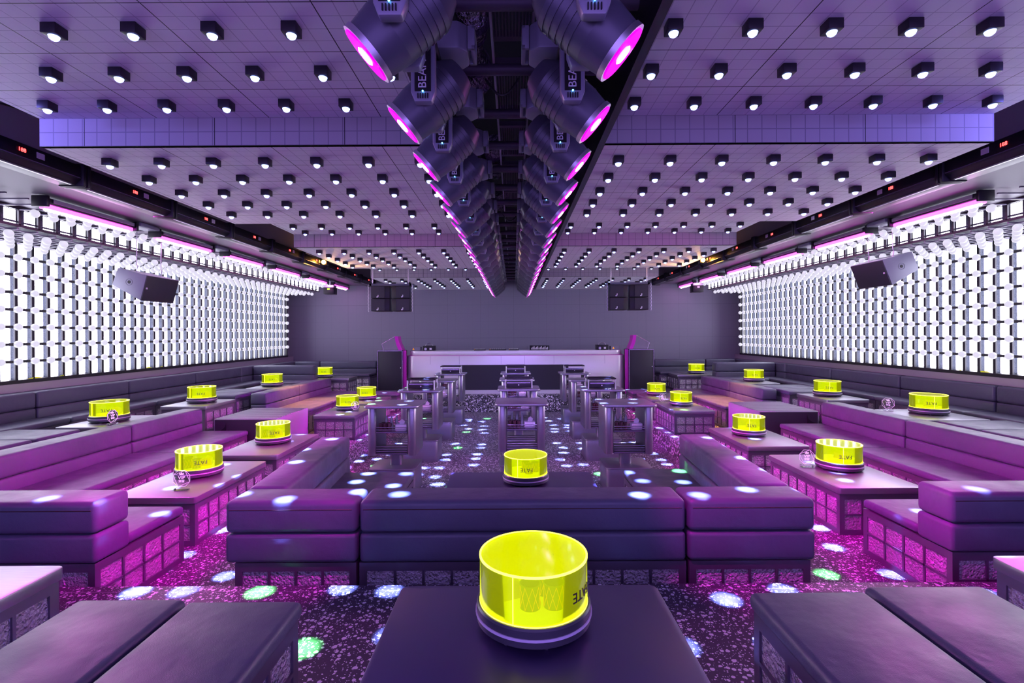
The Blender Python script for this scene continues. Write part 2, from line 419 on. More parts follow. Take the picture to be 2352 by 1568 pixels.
# magenta battens under the soffit edge
first = None
for s in (-1, 1):
    for k in range(6):
        y = 5.83+1.66*k; lab = f'glowing magenta LED batten under the {SIDE[s]} soffit, {ORD[k]} from the front'
        x = s*4.96
        if s == -1 and k == 0 or s == 1 and k == 0:
            t = thing('led_batten', lab, 'light bar', (x, y, CZ+1.40), group='magenta battens under the soffits')
            part(t, 'housing', MB().box(x-.07,x+.07,y-.60,y+.60,CZ+1.40,CZ+1.47), M['black'], .015)
            part(t, 'reflector', MB().box(*sorted((x-s*.075,x-s*.085)),y-.56,y+.56,CZ+1.42,CZ+1.46), M['alu'])
            mb = MB()
            for q in range(24): mb.sphere((x+s*.0, y-.56+q*.0487, CZ+1.355), .021, 8, 6)
            part(t, 'led_row', mb, M['pink_hot'])
            mb = MB().box(x-.055,x+.055,y-.58,y+.58,CZ+1.36,CZ+1.402)
            part(t, 'led_strip', mb, M['pink'], .01)
            part(t, 'end_cap', MB().box(x-.085,x+.085,y-.64,y-.60,CZ+1.37,CZ+1.49), M['black'], .01)
            part(t, 'end_cap', MB().box(x-.085,x+.085,y+.60,y+.64,CZ+1.37,CZ+1.49), M['black'], .01)
            l = lamp('batten_glow', 'AREA', (x, y, CZ+1.33), E_WASH, (1,.08,.85), size=.1)
            l.data.size = .08; l.data.size_y = 1.15; l.data.spread = math.radians(110)
            l.rotation_euler = (0, -s*math.radians(-62), 0)
            l.parent = t; l.matrix_parent_inverse = Matrix.Translation(-t.location)
            first = t
        else: dup(first, (x, y, CZ+1.40), lab, 'magenta battens under the soffits')
# flat ballast boxes between battens
for s in (-1, 1):
    for k in range(5):
        y = 5.83+1.66*k+.83; x = s*4.96
        o = link('ballast_box', MB().box(-.10,.10,-.17,.17,0,.05).mesh('ballast_box', M['grey_body'], bevel=.008), None, (x, y, CZ+1.445))
        tag(o, f'flat grey power box on the {SIDE[s]} soffit after the {ORD[k]} magenta batten', 'power box', 'power boxes between battens')
# black laser bars along the soffit lip
laser = None
for s in (-1, 1):
    laser = None
    for k in range(10):
        y = 2.86+1.22*k; x = s*4.14
        lab = f'black laser bar with red display along the {SIDE[s]} soffit lip, {ORD[k]} from the front'
        if laser is None:
            t = laser = thing('laser_bar', lab, 'light bar', (x, y, CZ+1.42), group='black laser bars')
            part(t, 'body', MB().extr([(x-s*.10,CZ+1.60),(x-s*.10,CZ+1.47),(x-s*.04,CZ+1.42),(x+s*.12,CZ+1.42),(x+s*.12,CZ+1.60)], y-.585, y+.585), M['black'], .01)
            part(t, 'lens_window', MB().box(*sorted((x-s*.05,x-s*.032)),y-.52,y+.52,CZ+1.412,CZ+1.424), M['alu'])
            part(t, 'violet_strip', MB().box(*sorted((x-s*.101,x-s*.105)),y-.56,y+.56,CZ+1.478,CZ+1.486), M['violet_line'])
            for e in (-1, 1):
                part(t, 'end_clamp', MB().box(x-.125,x+.125,y+e*.585-.022,y+e*.585+.022,CZ+1.405,CZ+1.625), M['black'], .02)
            d = part(t, 'display', MB().box(*sorted((x-s*.101,x-s*.106)),y-.05,y+.05,CZ+1.525,CZ+1.555), M['black'])
            me = text_mesh('188', .045); me.materials.clear(); me.materials.append(M['red_led'])
            g = link('digits', me, d); g.location = (-s*.108, 0, .12); g.rotation_euler = (PI/2, 0, -s*PI/2)
            l = lamp('ceiling_fill', 'AREA', (x-s*.16, y, CZ+1.54), 32, (.24,.22,1), size=.1)  # added violet uplight to brighten the ceiling, parented to the bar
            l.data.size = .05; l.data.size_y = 1.1
            l.rotation_euler = (0, s*math.radians(112), 0)
            l.parent = t; l.matrix_parent_inverse = Matrix.Translation(-t.location)
            part(t, 'sticker', MB().box(*sorted((x-s*.101,x-s*.105)),y+.13,y+.2,CZ+1.52,CZ+1.57), M['paper'])
        else: dup(laser, (x, y, CZ+1.42), lab, 'black laser bars')
# lighting pipes above the bars, amber lamps
for s in (-1, 1):
    mb = MB().tube((s*3.85,-1,CZ+1.86),(s*3.85,14.6,CZ+1.86),.035,12).tube((s*3.85,-1,CZ+2.1),(s*3.85,14.6,CZ+2.1),.02,8)
    for k in range(26): mb.tube((s*3.85,.6*k-1,CZ+1.86),(s*3.85,.6*k-.7,CZ+2.1),.01,5).tube((s*3.85,.6*k-.7,CZ+2.1),(s*3.85,.6*k-.4,CZ+1.86),.01,5)
    t = thing('lighting_truss', f'long dark truss pipe in the gap beside the {SIDE[s]} ceiling screens', 'truss', (s*3.85, 7, CZ+1.86))
    part(t, 'pipe', mb, M['pipe'])
    part(t, 'cable', MB().path([(s*3.8,.4*i,CZ+1.78+.06*math.sin(i*1.9)) for i in range(36)], .009), M['black'])
    t = thing('amber_floodlight', f'small blazing amber lamp clipped to the {SIDE[s]} soffit lip near the back', 'lamp', (s*3.93, 10.35, CZ+1.50))
    part(t, 'body', MB().box(s*3.93-.05,s*3.93+.05,10.32,10.44,CZ+1.47,CZ+1.60), M['black'], .01)
    part(t, 'bracket', MB().box(*sorted((s*3.90,s*4.29)),10.36,10.39,CZ+1.604,CZ+1.618), M['black'])
    part(t, 'bulb', MB().sphere((s*3.93,10.28,CZ+1.52), .045), M['amber'])
    lamp('amber_glow', 'SPOT', (s*3.8,10.0,CZ+1.15), 170, (1,.5,.15), (s*2.3,9.0,CZ+1.36) , .05, 75, .9, t)
    lamp('amber_throw', 'SPOT', (s*3.9,10.2,CZ+1.50), 1700, (1,.42,.10), (s*4.15,10.3,MZ), .05, 40, .7, t)
    # small projectors by the last batten
    t = thing('wall_projector', f'small dark box projector hanging at the back end of the {SIDE[s]} soffit', 'projector', (s*4.9, 13.25, CZ+1.12))
    x = s*4.9
    part(t, 'case', MB().box(x-.14,x+.14,13.15,13.4,CZ+1.10,CZ+1.28), M['black'], .01)
    part(t, 'mount', MB().box(x-.13,x+.13,13.16,13.38,CZ+1.28,CZ+1.34).tube((x,13.27,CZ+1.3),(x,13.27,CZ+1.5),.02), M['alu'])
    part(t, 'display', MB().box(x-.03,x+.03,13.14,13.152,CZ+1.21,CZ+1.25), M['green_led'] if s < 0 else M['paper'])

# ============================================================= CEILING PINSPOTS
rows = [(y, H1) for y in (2.49, 2.90, 3.30)]
for i in range(3):
    rows += [(A[i]+.26+.41*k, H2) for k in range(5)]
    if i < 2: rows += [(A[i]+LA+.55+.40*k, H1) for k in range(3)]
allp = []
for r, (y, h) in enumerate(rows):
    for s in (-1, 1):
        for i in range(7):
            if r == 0 and i > 4 or r == 1 and i > 5: continue
            x = .05+s*(.76+.397*i)
            allp.append((r, s, i, x, y, h))
allp.sort(key=lambda p: p[4]+abs(p[3])*.01)
hous = MB().box(-.038,.038,-.038,.038,-.052,0).mesh('housing', M['black'], bevel=.003)
lens = MB().lathe([(.001,-.074),(.011,-.072),(.020,-.065),(.025,-.052),(.025,-.05)], 14).mesh('lens', M['pin_lens'])
for n_, (r, s, i, x, y, h) in enumerate(allp[:300]):
    t = thing('ceiling_pinspot', f'black square pinspot in {ORD[r]} row from the front, {ORD[i]} {SIDE[s]} of the ceiling slot', 'spotlight', (x, y, h-.001), group='ceiling pinspots')
    link('housing', hous, t); link('lens', lens, t)
    if n_ % 1 == 0 and y < 12.5:
        cool = random.random()
        l = bpy.data.lights.new('beam', 'SPOT'); l.energy = E_SPOT*(.6+.8*random.random()); l.color = (.22,.30,1) if cool > .07 else (.15,1,.2)
        l.spot_size = math.radians(3.6); l.spot_blend = 1; l.shadow_soft_size = .012
        b = bpy.data.objects.new('beam', l); sc.collection.objects.link(b); b.parent = t; b.location = (0,0,-.085)
        b.rotation_euler = (random.uniform(-.03,.03), random.uniform(-.03,.03), 0)
mb = MB(); ml = MB()
for (r, s, i, x, y, h) in allp[300:]:
    mb.box(x-.045,x+.045,y-.045,y+.045,h-.06,h); ml.lathe([(.001,-.088),(.022,-.078),(.028,-.058)], 8, (x,y,h))
t = thing('ceiling_pinspot', 'far rows of tiny blue ceiling pinspots just in front of the back wall', 'spotlight'); t['kind'] = 'stuff'
o = link('housing', mb.mesh('housing', M['black'], False), t); o['kind'] = 'stuff'
o = link('lens', ml.mesh('lens', M['pin_lens'], False), t); o['kind'] = 'stuff'

# ============================================================= MOVING HEADS
beam_txt = text_mesh('BEAM', .052); beam_txt.materials.clear(); beam_txt.materials.append(M['print'])
def moving_head(s, xc):
    Yp = 1.8
    t = thing('moving_head', '', 'stage light', (xc, Yp, CZ+1.45), group='moving heads in the ceiling slot')
    x = xc; z = CZ
    base = MB().prism([(x-.19,Yp-.06),(x-.15,Yp-.10),(x+.15,Yp-.10),(x+.19,Yp-.06),(x+.19,Yp+.06),(x+.15,Yp+.10),(x-.15,Yp+.10),(x-.19,Yp+.06)], z+1.33, z+1.46)
    part(t, 'base', base, M['grey_body'], .01)
    for e in (-1, 1):
        part(t, 'handle', MB().box(*sorted((x+e*.19,x+e*.225)),Yp-.075,Yp-.055,z+1.34,z+1.45).box(*sorted((x+e*.205,x+e*.225)),Yp-.075,Yp+.075,z+1.34,z+1.36).box(*sorted((x+e*.205,x+e*.225)),Yp-.075,Yp+.075,z+1.43,z+1.45).box(*sorted((x+e*.19,x+e*.225)),Yp+.055,Yp+.075,z+1.34,z+1.45), M['grey_body'], .004)
    part(t, 'clamp', MB().box(x-.10,x-.06,Yp-.04,Yp+.04,z+1.46,z+1.567).box(x+.06,x+.10,Yp-.04,Yp+.04,z+1.46,z+1.567), M['black'], .005)
    part(t, 'yoke_bridge', MB().box(x-.06,x+.06,Yp-.175,Yp+.175,z+1.285,z+1.335), M['black'], .015)
    for e in (-1, 1):
        y0, y1 = sorted((Yp+e*.135, Yp+e*.18))
        prof = [(x-.055,z+1.31),(x-.055,z+1.09),(x-.038,z+1.045),(x+.038,z+1.045),(x+.055,z+1.09),(x+.055,z+1.31)]
        arm = part(t, 'yoke_arm', MB().extr(prof, y0, y1), M['grey_body'], .007)
        if e < 0:
            part(arm, 'vent_panel', MB().extr([(x-.035,z+1.30),(x-.035,z+1.10),(x+.035,z+1.10),(x+.035,z+1.30)], y0-.004, y0), M['black'], world=True) if False else None
            mb = MB().box(-.036,.036,-.186,-.178,-.36,-.15)
            for q in range(5): mb.box(-.024+q*.011,-.020+q*.011,-.187,-.178,-.392,-.37)
            o = link('dark_panel', mb.mesh('dark_panel', M['black'], bevel=0), arm)
            o = link('lettering', beam_txt, arm); o.location = (0,-.188,-.285); o.rotation_euler = (PI/2, -PI/2, 0)
            o = link('indicator', MB().sphere((.0,-.187,-.362), .004).mesh('indicator', M['blue_led']), arm)
    # head: drum on the tilt axis, snout pointing out and down
    ang = math.radians(48)
    dx, dz = s*math.sin(ang), -math.cos(ang)
    c = Vector((x, Yp, z+1.13)); d = Vector((dx, 0, dz))
    hd = MB().tube(c-d*.20, c-d*.13, .075, 20, .118).tube(c-d*.13, c+d*.06, .118, 20, .118).tube(c+d*.06, c+d*.155, .118, 20, .105)
    for q in range(5): hd.tube(c-d*(.12-q*.03), c-d*(.108-q*.03), .122, 20)
    hd.tube((x,Yp-.135,z+1.13),(x,Yp+.135,z+1.13),.045,14)
    h = part(t, 'head', hd, M['head_body'], 0)
    part(h, 'trim_ring', MB().tube(c+d*.15, c+d*.172, .112, 24, .112), M['alu'], world=True)
    part(h, 'lens', MB().tube(c+d*.165, c+d*.178, .102, 24, .098), M['head_lens'])
    cc = c+d*.178+Vector((-s*.02,0,.02))
    part(h, 'bright_core', MB().tube(c+d*.17, c+d*.184, .045, 18, .03), M['head_hot'])
    return t
# children built in world space relative to t; sub-parts hang off parts sitting at the thing's origin
HY = [1.8+.6*k for k in range(19)]
for s, xc in ((-1, -.40), (1, .27)):
    proto = moving_head(s, xc)
    proto['label'] = f'moving-head beam light with magenta lens, {SIDE[s]} row of the ceiling slot, first from the front'
    
    for k in (1,3,5,7,9,12,15):
        lamp('head_wash_and_fill', 'SPOT', (xc+s*.15, HY[k], CZ+.97), 1000 if k > 1 else 420, (.85,.0,.62) if k % 2 else (.75,.0,.85), (s*3.6, HY[k]+.4, .45) if k > 1 else (s*2.2, 3.5, MZ), .03, 42, .6)
    for k in (4,7,10,13):
        lamp('head_wash_and_fill', 'SPOT', (xc+s*.15, HY[k], CZ+.97), 150, (.42,.26,1), (xc*1.5, HY[k]+3.0, 0), .06, 60, .9)  # violet fill added to brighten the dance floor, apart from the magenta beams
    for k in range(1, 19):
        dup(proto, (xc, HY[k], CZ+1.45), f'moving-head beam light with magenta lens, {SIDE[s]} row of the ceiling slot, {ORD[k]} from the front', 'moving heads in the ceiling slot')
# pipes, cable tray, foil in the slot
me = MB().tube((-.62,0,0),(.70,0,0),.034,12).mesh('cross_pipe', M['pipe'])
for k in range(22):
    o = link('cross_pipe', me, None, (0, 1.8+.6*k, CZ+1.60)); tag(o, f'dark scaffold pipe crossing the ceiling slot, {ORD[k]} from the front', 'pipe', 'pipes across the slot')
t = thing('cable_tray', 'long slatted cable tray running down the middle of the ceiling slot', 'cable tray', (.02, 7.5, CZ+1.82))
part(t, 'rail', MB().box(-.13,-.115,1.2,14.2,CZ+1.80,CZ+1.88), M['alu'], smooth=False)
part(t, 'rail', MB().box(.115,.13,1.2,14.2,CZ+1.80,CZ+1.88), M['alu'], smooth=False)
mb = MB()
for k in range(13):
    for q in range(11): mb.box(-.10+q*.0195,-.092+q*.0195,1.4+k,2.05+k,CZ+1.83,CZ+1.87)
    mb.box(-.12,.12,1.35+k,1.4+k,CZ+1.83,CZ+1.87).box(-.12,.12,2.05+k,2.1+k,CZ+1.83,CZ+1.87)
part(t, 'slats', mb, M['pipe'], smooth=False)
for i, (x0, y0, r, n_) in enumerate([(-.28,3.1,.10,1.0),(.24,2.6,.07,.9),(-.22,5.4,.12,.8),(.25,5.6,.08,.7),(-.2,7.2,.11,.6)]):
    mb = MB(); pts = [(x0+.03*math.sin(j*1.3), y0+j*n_/8, CZ+2.06+.03*math.cos(j*2.1)) for j in range(9)]
    for j, (a, b) in enumerate(zip(pts, pts[1:])): mb.tube(a, b, r*(1+.12*(j%2)), 12, r*(1-.1*(j%2)), caps=(j in (0,7)))
    o = link('foil_duct', mb.mesh('foil_duct', M['foil'])); tag(o, ['crumpled foil duct left of the cable tray near the front','thin foil duct right of the cable tray near the front','crumpled foil duct left of the tray, mid slot','foil duct right of the tray, mid slot','farthest foil duct left of the cable tray'][i], 'duct', 'foil ducts')
for i, (ya, yb, z) in enumerate([(1.9,1.9,1.70),(2.95,2.95,1.52),(5.9,6.3,1.5)]):
    pts = [(-.16+.022*j, ya+(yb-ya)*j/9, CZ+z-.10*math.sin(PI*j/9)) for j in range(10)]
    o = link('hanging_cable', MB().path(pts, .007).mesh('hanging_cable', M['black'])); tag(o, f'loose black cable sagging across the ceiling slot, {ORD[i]} from the front', 'cable', 'sagging cables')

# ============================================================= FURNITURE BUILDERS
def glazed_base(root, x0, x1, y0, y1, z0, z1, rows_=2, cell=.19):
    fr = MB(); e = .012
    fr.box(x0+e+.004,x1-e-.004,y0+e+.004,y1-e-.004,z0+.01,z1-.005)
    H = z1-z0; top = .055; bot = .045; post = .045; bar = .016
    for xx in (x0, x1-post):
        for yy in (y0, y1-post): fr.box(xx,xx+post,yy,yy+post,z0,z1)
    def side(a0, a1, f, ax):
        n_ = max(1, round((a1-a0-2*post)/cell)); 
        lo, hi = (f, f+e+.008) 
        def b(u0,u1,w0,w1):
            if ax == 0: fr.box(u0,u1,lo,hi,w0,w1)
            else: fr.box(lo,hi,u0,u1,w0,w1)
        b(a0+post,a1-post,z1-top,z1); b(a0+post,a1-post,z0,z0+bot)
        zi = z0+bot; zj = z1-top
        for r in range(1, rows_): zz = zi+(zj-zi)*r/rows_; b(a0+post,a1-post,zz-bar/2,zz+bar/2)
        for k in range(1, n_): u = a0+post+(a1-a0-2*post)*k/n_; b(u-bar/2,u+bar/2,zi,zj)
    side(x0,x1,y0,0); side(x0,x1,y1-e-.008,0); side(y0,y1,x0,1); side(y0,y1,x1-e-.008,1)
    fr.box(x0+post,x1-post,y0+post,y1-post,z1-.02,z1)
    part(root, 'base_frame', fr, M['dark_steel'], smooth=False)
    g = [MB().box(x0+post,x1-post,y0+e-.002,y0+e+.006,z0+bot,z1-top), MB().box(x0+post,x1-post,y1-e-.006,y1-e+.002,z0+bot,z1-top),
         MB().box(x0+e-.002,x0+e+.006,y0+post,y1-post,z0+bot,z1-top), MB().box(x1-e-.006,x1-e+.002,y0+post,y1-post,z0+bot,z1-top)]
    for q in g: part(root, 'glass_panel', q, M['glass'], smooth=False)
def table(x0, x1, y0, y1, z, label, group, top='steel', hgt=.43):
    t = thing('lounge_table', label, 'table', ((x0+x1)/2, (y0+y1)/2, z), group=group)
    r = .035
    pts = []
    for cx, cy, a0 in ((x1-r,y1-r,0),(x0+r,y1-r,90),(x0+r,y0+r,180),(x1-r,y0+r,270)):
        for k in range(4): a = math.radians(a0+30*k); pts.append((cx+r*math.cos(a), cy+r*math.sin(a)))
    part(t, 'tabletop', MB().prism(pts, z+hgt-.055, z+hgt), M[top], .004, 2)
    glazed_base(t, x0+.02, x1-.02, y0+.02, y1-.02, z, z+hgt-.056, 2, .165)
    return t
def poly_inset(pts, d):
    cx = sum(p[0] for p in pts)/len(pts); cy = sum(p[1] for p in pts)/len(pts)
    return [(cx+(x-cx)*(1-d/max(.1,abs(x-cx))), cy+(y-cy)*(1-d/max(.1,abs(y-cy)))) for x, y in pts]
def rect(x0,x1,y0,y1): return [(x0,y0),(x1,y0),(x1,y1),(x0,y1)]
def cushion(root, name, pts, z0, z1, bev=.03):
    p = poly_inset(pts, .003)
    n = len(p); cx = sum(q[0] for q in p)/n; cy = sum(q[1] for q in p)/n
    part(root, name, MB().prism(p, z0, z1), M['leather'], bev, 4, angle=60)
SB, ST, BT = .37, .44, .77
def sofa(name, label, group, z, seats=(), backs=(), bases=(), cat='sofa', org=None):
    allb = list(bases)
    x = sum((b[0]+b[1])/2 for b in allb)/len(allb); y = sum((b[2]+b[3])/2 for b in allb)/len(allb)
    t = thing(name, label, cat, (x, y, z), group=group)
    for b in bases: glazed_base(t, *b, z, z+SB, 2, .19)
    for s_ in seats: cushion(t, 'seat_cushion', s_ if len(s_) == 4 and isinstance(s_[0], tuple) else rect(*s_), z+SB+.002, z+ST+.005, .028)
    for b in backs:
        pts = b if isinstance(b[0], tuple) else rect(*b)
        xs = [p[0] for p in pts]; ys = [p[1] for p in pts]
        if min(ys) < 3.3 and max(ys) < 3.6:
            part(t, 'stitched_seam', MB().tube((min(xs)+.03,min(ys)+.004,z+BT-.055),(max(xs)-.03,min(ys)+.004,z+BT-.055),.0035,6), M['print_dark'])
        mid = z+SB+(BT-SB)*.48
        cushion(t, 'lower_back_cushion', pts, z+SB+.003, mid-.002, .028)
        cushion(t, 'upper_back_cushion', pts, mid, z+BT, .035)
    return t

# ============================================================= TABLES
G = 'glazed lounge tables'
T = [
 (-.49,.61,.95,2.16,UZ,'nearest dark lounge table, centre foreground, carrying the largest yellow drum lamp','black_top'),
 (-3.0,-2.14,1.25,2.37,UZ,'grey-topped lounge table cut off at the left edge of the foreground','steel'),
 (2.31,3.2,1.3,2.42,UZ,'grey-topped lounge table cut off at the right edge of the foreground','steel'),
 (-.64,.76,4.2,5.06,MZ,'dark lounge table inside the central U-shaped sofa','black_top'),
 (-3.53,-2.77,4.31,5.56,MZ,'long metal lounge table on the left with the nearest upright VIP sign','steel'),
 (-3.53,-2.78,5.82,7.07,MZ,'metal lounge table just behind the left VIP table, dark speaker box behind it','steel'),
 (-3.52,-2.77,8.66,9.9,MZ,'lounge table in front of the left orange-lit sofa','steel'),
 (-3.55,-2.80,10.15,11.35,MZ,'farthest middle-tier lounge table on the left, by the dance floor','steel'),
 (2.92,3.70,4.47,5.72,MZ,'long metal lounge table on the right, nearest middle-tier one','steel'),
 (2.88,3.66,6.13,7.38,MZ,'metal lounge table behind the nearest right middle-tier one','steel'),
 (2.88,3.64,8.95,10.2,MZ,'lounge table in front of the right orange-lit sofa','steel'),
 (2.88,3.64,10.45,11.7,MZ,'farthest middle-tier lounge table on the right, by the dance floor','steel'),
 (-5.55,-4.95,5.98,6.88,UZ,'upper-tier lounge table at far left, sign seen edge-on','steel'),
 (-5.52,-4.80,7.72,8.58,UZ,'second upper-tier lounge table along the left wall sofas','steel'),
 (-5.58,-4.95,10.3,11.1,UZ,'third upper-tier lounge table along the left wall sofas','steel'),
 (-5.5,-4.2,12.6,13.35,UZ,'small lounge table before the back wall, left of the booth','steel'),
 (5.1,5.92,6.15,7.05,UZ,'upper-tier lounge table at far right with a pink-lit sign','steel'),
 (5.08,5.78,8.05,8.95,UZ,'second upper-tier lounge table along the right wall sofas','steel'),
 (5.1,5.78,10.75,11.6,UZ,'third upper-tier lounge table along the right wall sofas','steel'),
 (4.3,5.55,13.05,13.85,UZ,'small lounge table before the back wall, right of the booth','steel'),
]
for a in T: table(*a[:5], a[5], G, a[6])

# ============================================================= SOFAS
GS = 'black leather sofas'
sofa('sofa', 'middle section of the central U-shaped sofa, seen from behind its long backrest', GS, MZ, [(-1.0,1.10,3.47,4.05)], [(-1.0,1.10,3.17,3.47)], [(-1.0,1.10,3.19,4.02)])
sofa('sofa', 'left L-shaped end of the central U-shaped sofa, arm running away from view', GS, MZ,
     [[(-1.70,3.49),(-1.01,3.49),(-1.01,5.05),(-1.76,5.05)]],
     [[(-1.86,3.17),(-1.01,3.17),(-1.01,3.47),(-1.86,3.47)], [(-1.87,3.475),(-1.59,3.475),(-1.72,5.22),(-2.04,5.22)]],
     [(-1.80,-1.02,3.19,5.02)])
sofa('sofa', 'right L-shaped end of the central U-shaped sofa, arm running away from view', GS, MZ,
     [[(1.11,3.49),(1.80,3.49),(1.80,5.12),(1.11,5.12)]],
     [[(1.11,3.17),(1.93,3.17),(1.93,3.47),(1.11,3.47)], [(1.63,3.475),(1.94,3.475),(2.05,5.27),(1.74,5.27)]],
     [(1.12,1.90,3.19,5.08)])
sofa('sofa', 'near left sofa cut by the frame, backrest facing us, seat end to its right', GS, MZ, [(-4.55,-2.70,3.48,4.07)], [(-4.55,-2.68,3.17,3.47)], [(-4.55,-2.70,3.19,4.05)])
sofa('sofa', 'near right sofa cut by the frame, backrest facing us, seat end to its left', GS, MZ, [(2.90,4.68,3.58,4.15)], [(2.88,4.68,3.27,3.57)], [(2.90,4.68,3.29,4.13)])
for y0, y1, lab in ((3.5,5.95,'near section of the long left sofa with magenta-lit backrest'),(5.96,7.30,'far section of the long left sofa, ending beside the dark speaker box')):
    sofa('sofa', lab, GS, MZ, [(-4.57,-3.90,max(y0,4.1),y1)], [(-4.87,-4.57,y0,y1)], [(-4.86,-3.93,max(y0,4.1),y1)])
for y0, y1, lab in ((3.6,6.0,'near section of the long right sofa with magenta-lit backrest'),(6.01,7.62,'far section of the long right sofa, ending beside the dark speaker box')):
    sofa('sofa', lab, GS, MZ, [(4.06,4.71,max(y0,4.2),y1)], [(4.71,5.0,y0,y1)], [(4.09,4.99,max(y0,4.2),y1)])
for y0, y1, lab in ((9.15,10.6,'near half of the orange-lit left sofa on the middle tier'),(10.61,12.45,'far half of the orange-lit left sofa on the middle tier')):
    sofa('sofa', lab, GS, MZ, [(-4.57,-3.85,y0,y1)], [(-4.87,-4.57,y0,y1)], [(-4.86,-3.88,y0,y1)])
for y0, y1, lab in ((9.42,10.9,'near half of the orange-lit right sofa on the middle tier'),(10.91,12.55,'far half of the orange-lit right sofa on the middle tier')):
    sofa('sofa', lab, GS, MZ, [(4.0,4.71,y0,y1)], [(4.71,5.0,y0,y1)], [(4.03,4.99,y0,y1)])
BT_ = BT; BT = .79
sp = [4.9, 6.65, 8.25, 9.98, 11.62]
for k in range(4): sofa('sofa', f'long wall sofa under the left light wall, {ORD[k]} section from the front', GS, UZ, [(-6.38,-5.92,sp[k],sp[k+1]-.01)], [(-6.62,-6.38,sp[k],sp[k+1]-.01)], [(-6.62,-5.96,sp[k],sp[k+1]-.01)])
sofa('sofa', 'corner sofa across the left wall seating, its backrest facing us', GS, UZ, [(-6.38,-5.92,11.62,12.1),(-5.91,-4.9,11.5,12.1)], [(-6.62,-6.38,11.62,12.42),(-6.37,-4.885,12.1,12.40)], [(-6.62,-4.9,11.64,12.4)])
sp = [5.1, 6.72, 8.38, 10.2, 11.9]
for k in range(4): sofa('sofa', f'long wall sofa under the right light wall, {ORD[k]} section from the front', GS, UZ, [(6.06,6.5,sp[k],sp[k+1]-.01)], [(6.5,6.67,sp[k],sp[k+1]-.01)], [(6.1,6.67,sp[k],sp[k+1]-.01)])
sofa('sofa', 'corner sofa across the right wall seating, its backrest facing us', GS, UZ, [(6.06,6.5,11.9,12.3),(5.03,6.05,11.72,12.3)], [(6.5,6.67,11.9,12.62),(5.015,6.49,12.3,12.60)], [(5.03,6.67,11.92,12.6)])
BT = .77
sofa('sofa', 'sofa against the back wall, left of the booth', GS, UZ, [(-6.36,-4.0,13.75,14.38)], [(-6.36,-5.63,14.38,14.68),(-5.62,-3.98,14.38,14.68)], [(-6.36,-4.0,13.8,14.66)])
sofa('sofa', 'short side sofa in the far left corner', GS, UZ, [(-6.38,-5.92,12.5,13.7)], [(-6.62,-6.38,12.45,14.66)], [(-6.62,-5.96,12.5,13.7)])
sofa('sofa', 'sofa against the back wall, right of the booth', GS, UZ, [(4.1,6.48,13.95,14.5)], [(4.1,5.6,14.5,14.8),(5.61,6.48,14.5,14.8)], [(4.1,6.48,14.0,14.78)])
sofa('sofa', 'short side sofa in the far right corner', GS, UZ, [(6.06,6.5,12.7,13.9)], [(6.5,6.67,12.7,14.8)], [(6.1,6.67,12.7,13.9)])
# ottomans and benches
GO = 'leather-topped ottomans'
OT = [
 (-1.335,-.86,.95,2.03,UZ,'right cushion bench of the foreground left pair'),
 (-1.80,-1.345,.95,2.05,UZ,'left cushion bench of the foreground left pair'),
 (.97,1.465,.95,2.08,UZ,'left cushion bench of the foreground right pair'),
 (1.475,1.99,.95,2.12,UZ,'right cushion bench of the foreground right pair'),
 (-5.88,-5.05,5.25,5.80,UZ,'upper-tier ottoman at the far left edge, the farther of two'),
 (-5.88,-5.05,4.62,5.22,UZ,'upper-tier ottoman at the far left edge, the nearer of two'),
 (5.12,6.0,5.5,6.05,UZ,'upper-tier ottoman at the far right edge, the farther of two'),
 (5.12,6.0,4.9,5.47,UZ,'upper-tier ottoman at the far right edge, the nearer of two'),
 (-5.88,-5.04,9.0,9.55,UZ,'left upper-tier ottoman just behind the second wall table'),
 (-5.88,-5.04,9.6,10.15,UZ,'left upper-tier ottoman in front of the third wall table'),
 (5.06,6.0,9.12,9.72,UZ,'right upper-tier ottoman just behind the second wall table'),
 (5.06,6.0,9.78,10.38,UZ,'right upper-tier ottoman in front of the third wall table'),
 (-3.45,-2.75,11.7,12.45,MZ,'ottoman left of the dance floor, before the black cabinet'),
 (2.8,3.5,11.8,12.5,MZ,'ottoman right of the dance floor, before the black cabinet'),
]
for x0,x1,y0,y1,z,lab in OT:
    sofa('ottoman', lab, GO, z, [(x0,x1,y0,y1)], [], [(x0+.02,x1-.02,y0+.02,y1-.02)], cat='ottoman')

# subwoofer boxes beside the tables
for s, x0, x1, y0, y1 in ((-1,-4.45,-3.52,7.34,8.48),(1,3.84,4.78,7.78,8.9)):
    t = thing('subwoofer', f'large dark ribbed subwoofer box on the {SIDE[s]} middle tier', 'speaker', ((x0+x1)/2,(y0+y1)/2,MZ), group='large subwoofer boxes')
    z1 = MZ+.60
    mb = MB().box(x0,x1,y0+.015,y1,MZ,z1)
    part(t, 'cabinet', mb, M['grey_body'], .008)
    mb = MB()
    for k in range(14): mb.box(x0+.01,x1-.01,y0+.05+k*.078,y0+.085+k*.078,z1,z1+.006)
    part(t, 'top_ribs', mb, M['steel'])
    part(t, 'grille', MB().box(x0+.02,x1-.02,y0,y0+.016,MZ+.02,z1-.01), M['grille'])
    xo = x0+.03 if s < 0 else x1-.03
    pts = [(xo,z1-.18)] + [(xo-s*(.16*math.sin(a)), z1-.18+.13*(1-math.cos(a))) for a in [PI/2*k/8 for k in range(1,9)]] + [(xo-s*.16, z1-.22),(xo-s*.12,z1-.26)]
    part(t, 'port', MB().extr(pts, y0-.006, y0+.002), M['void'])

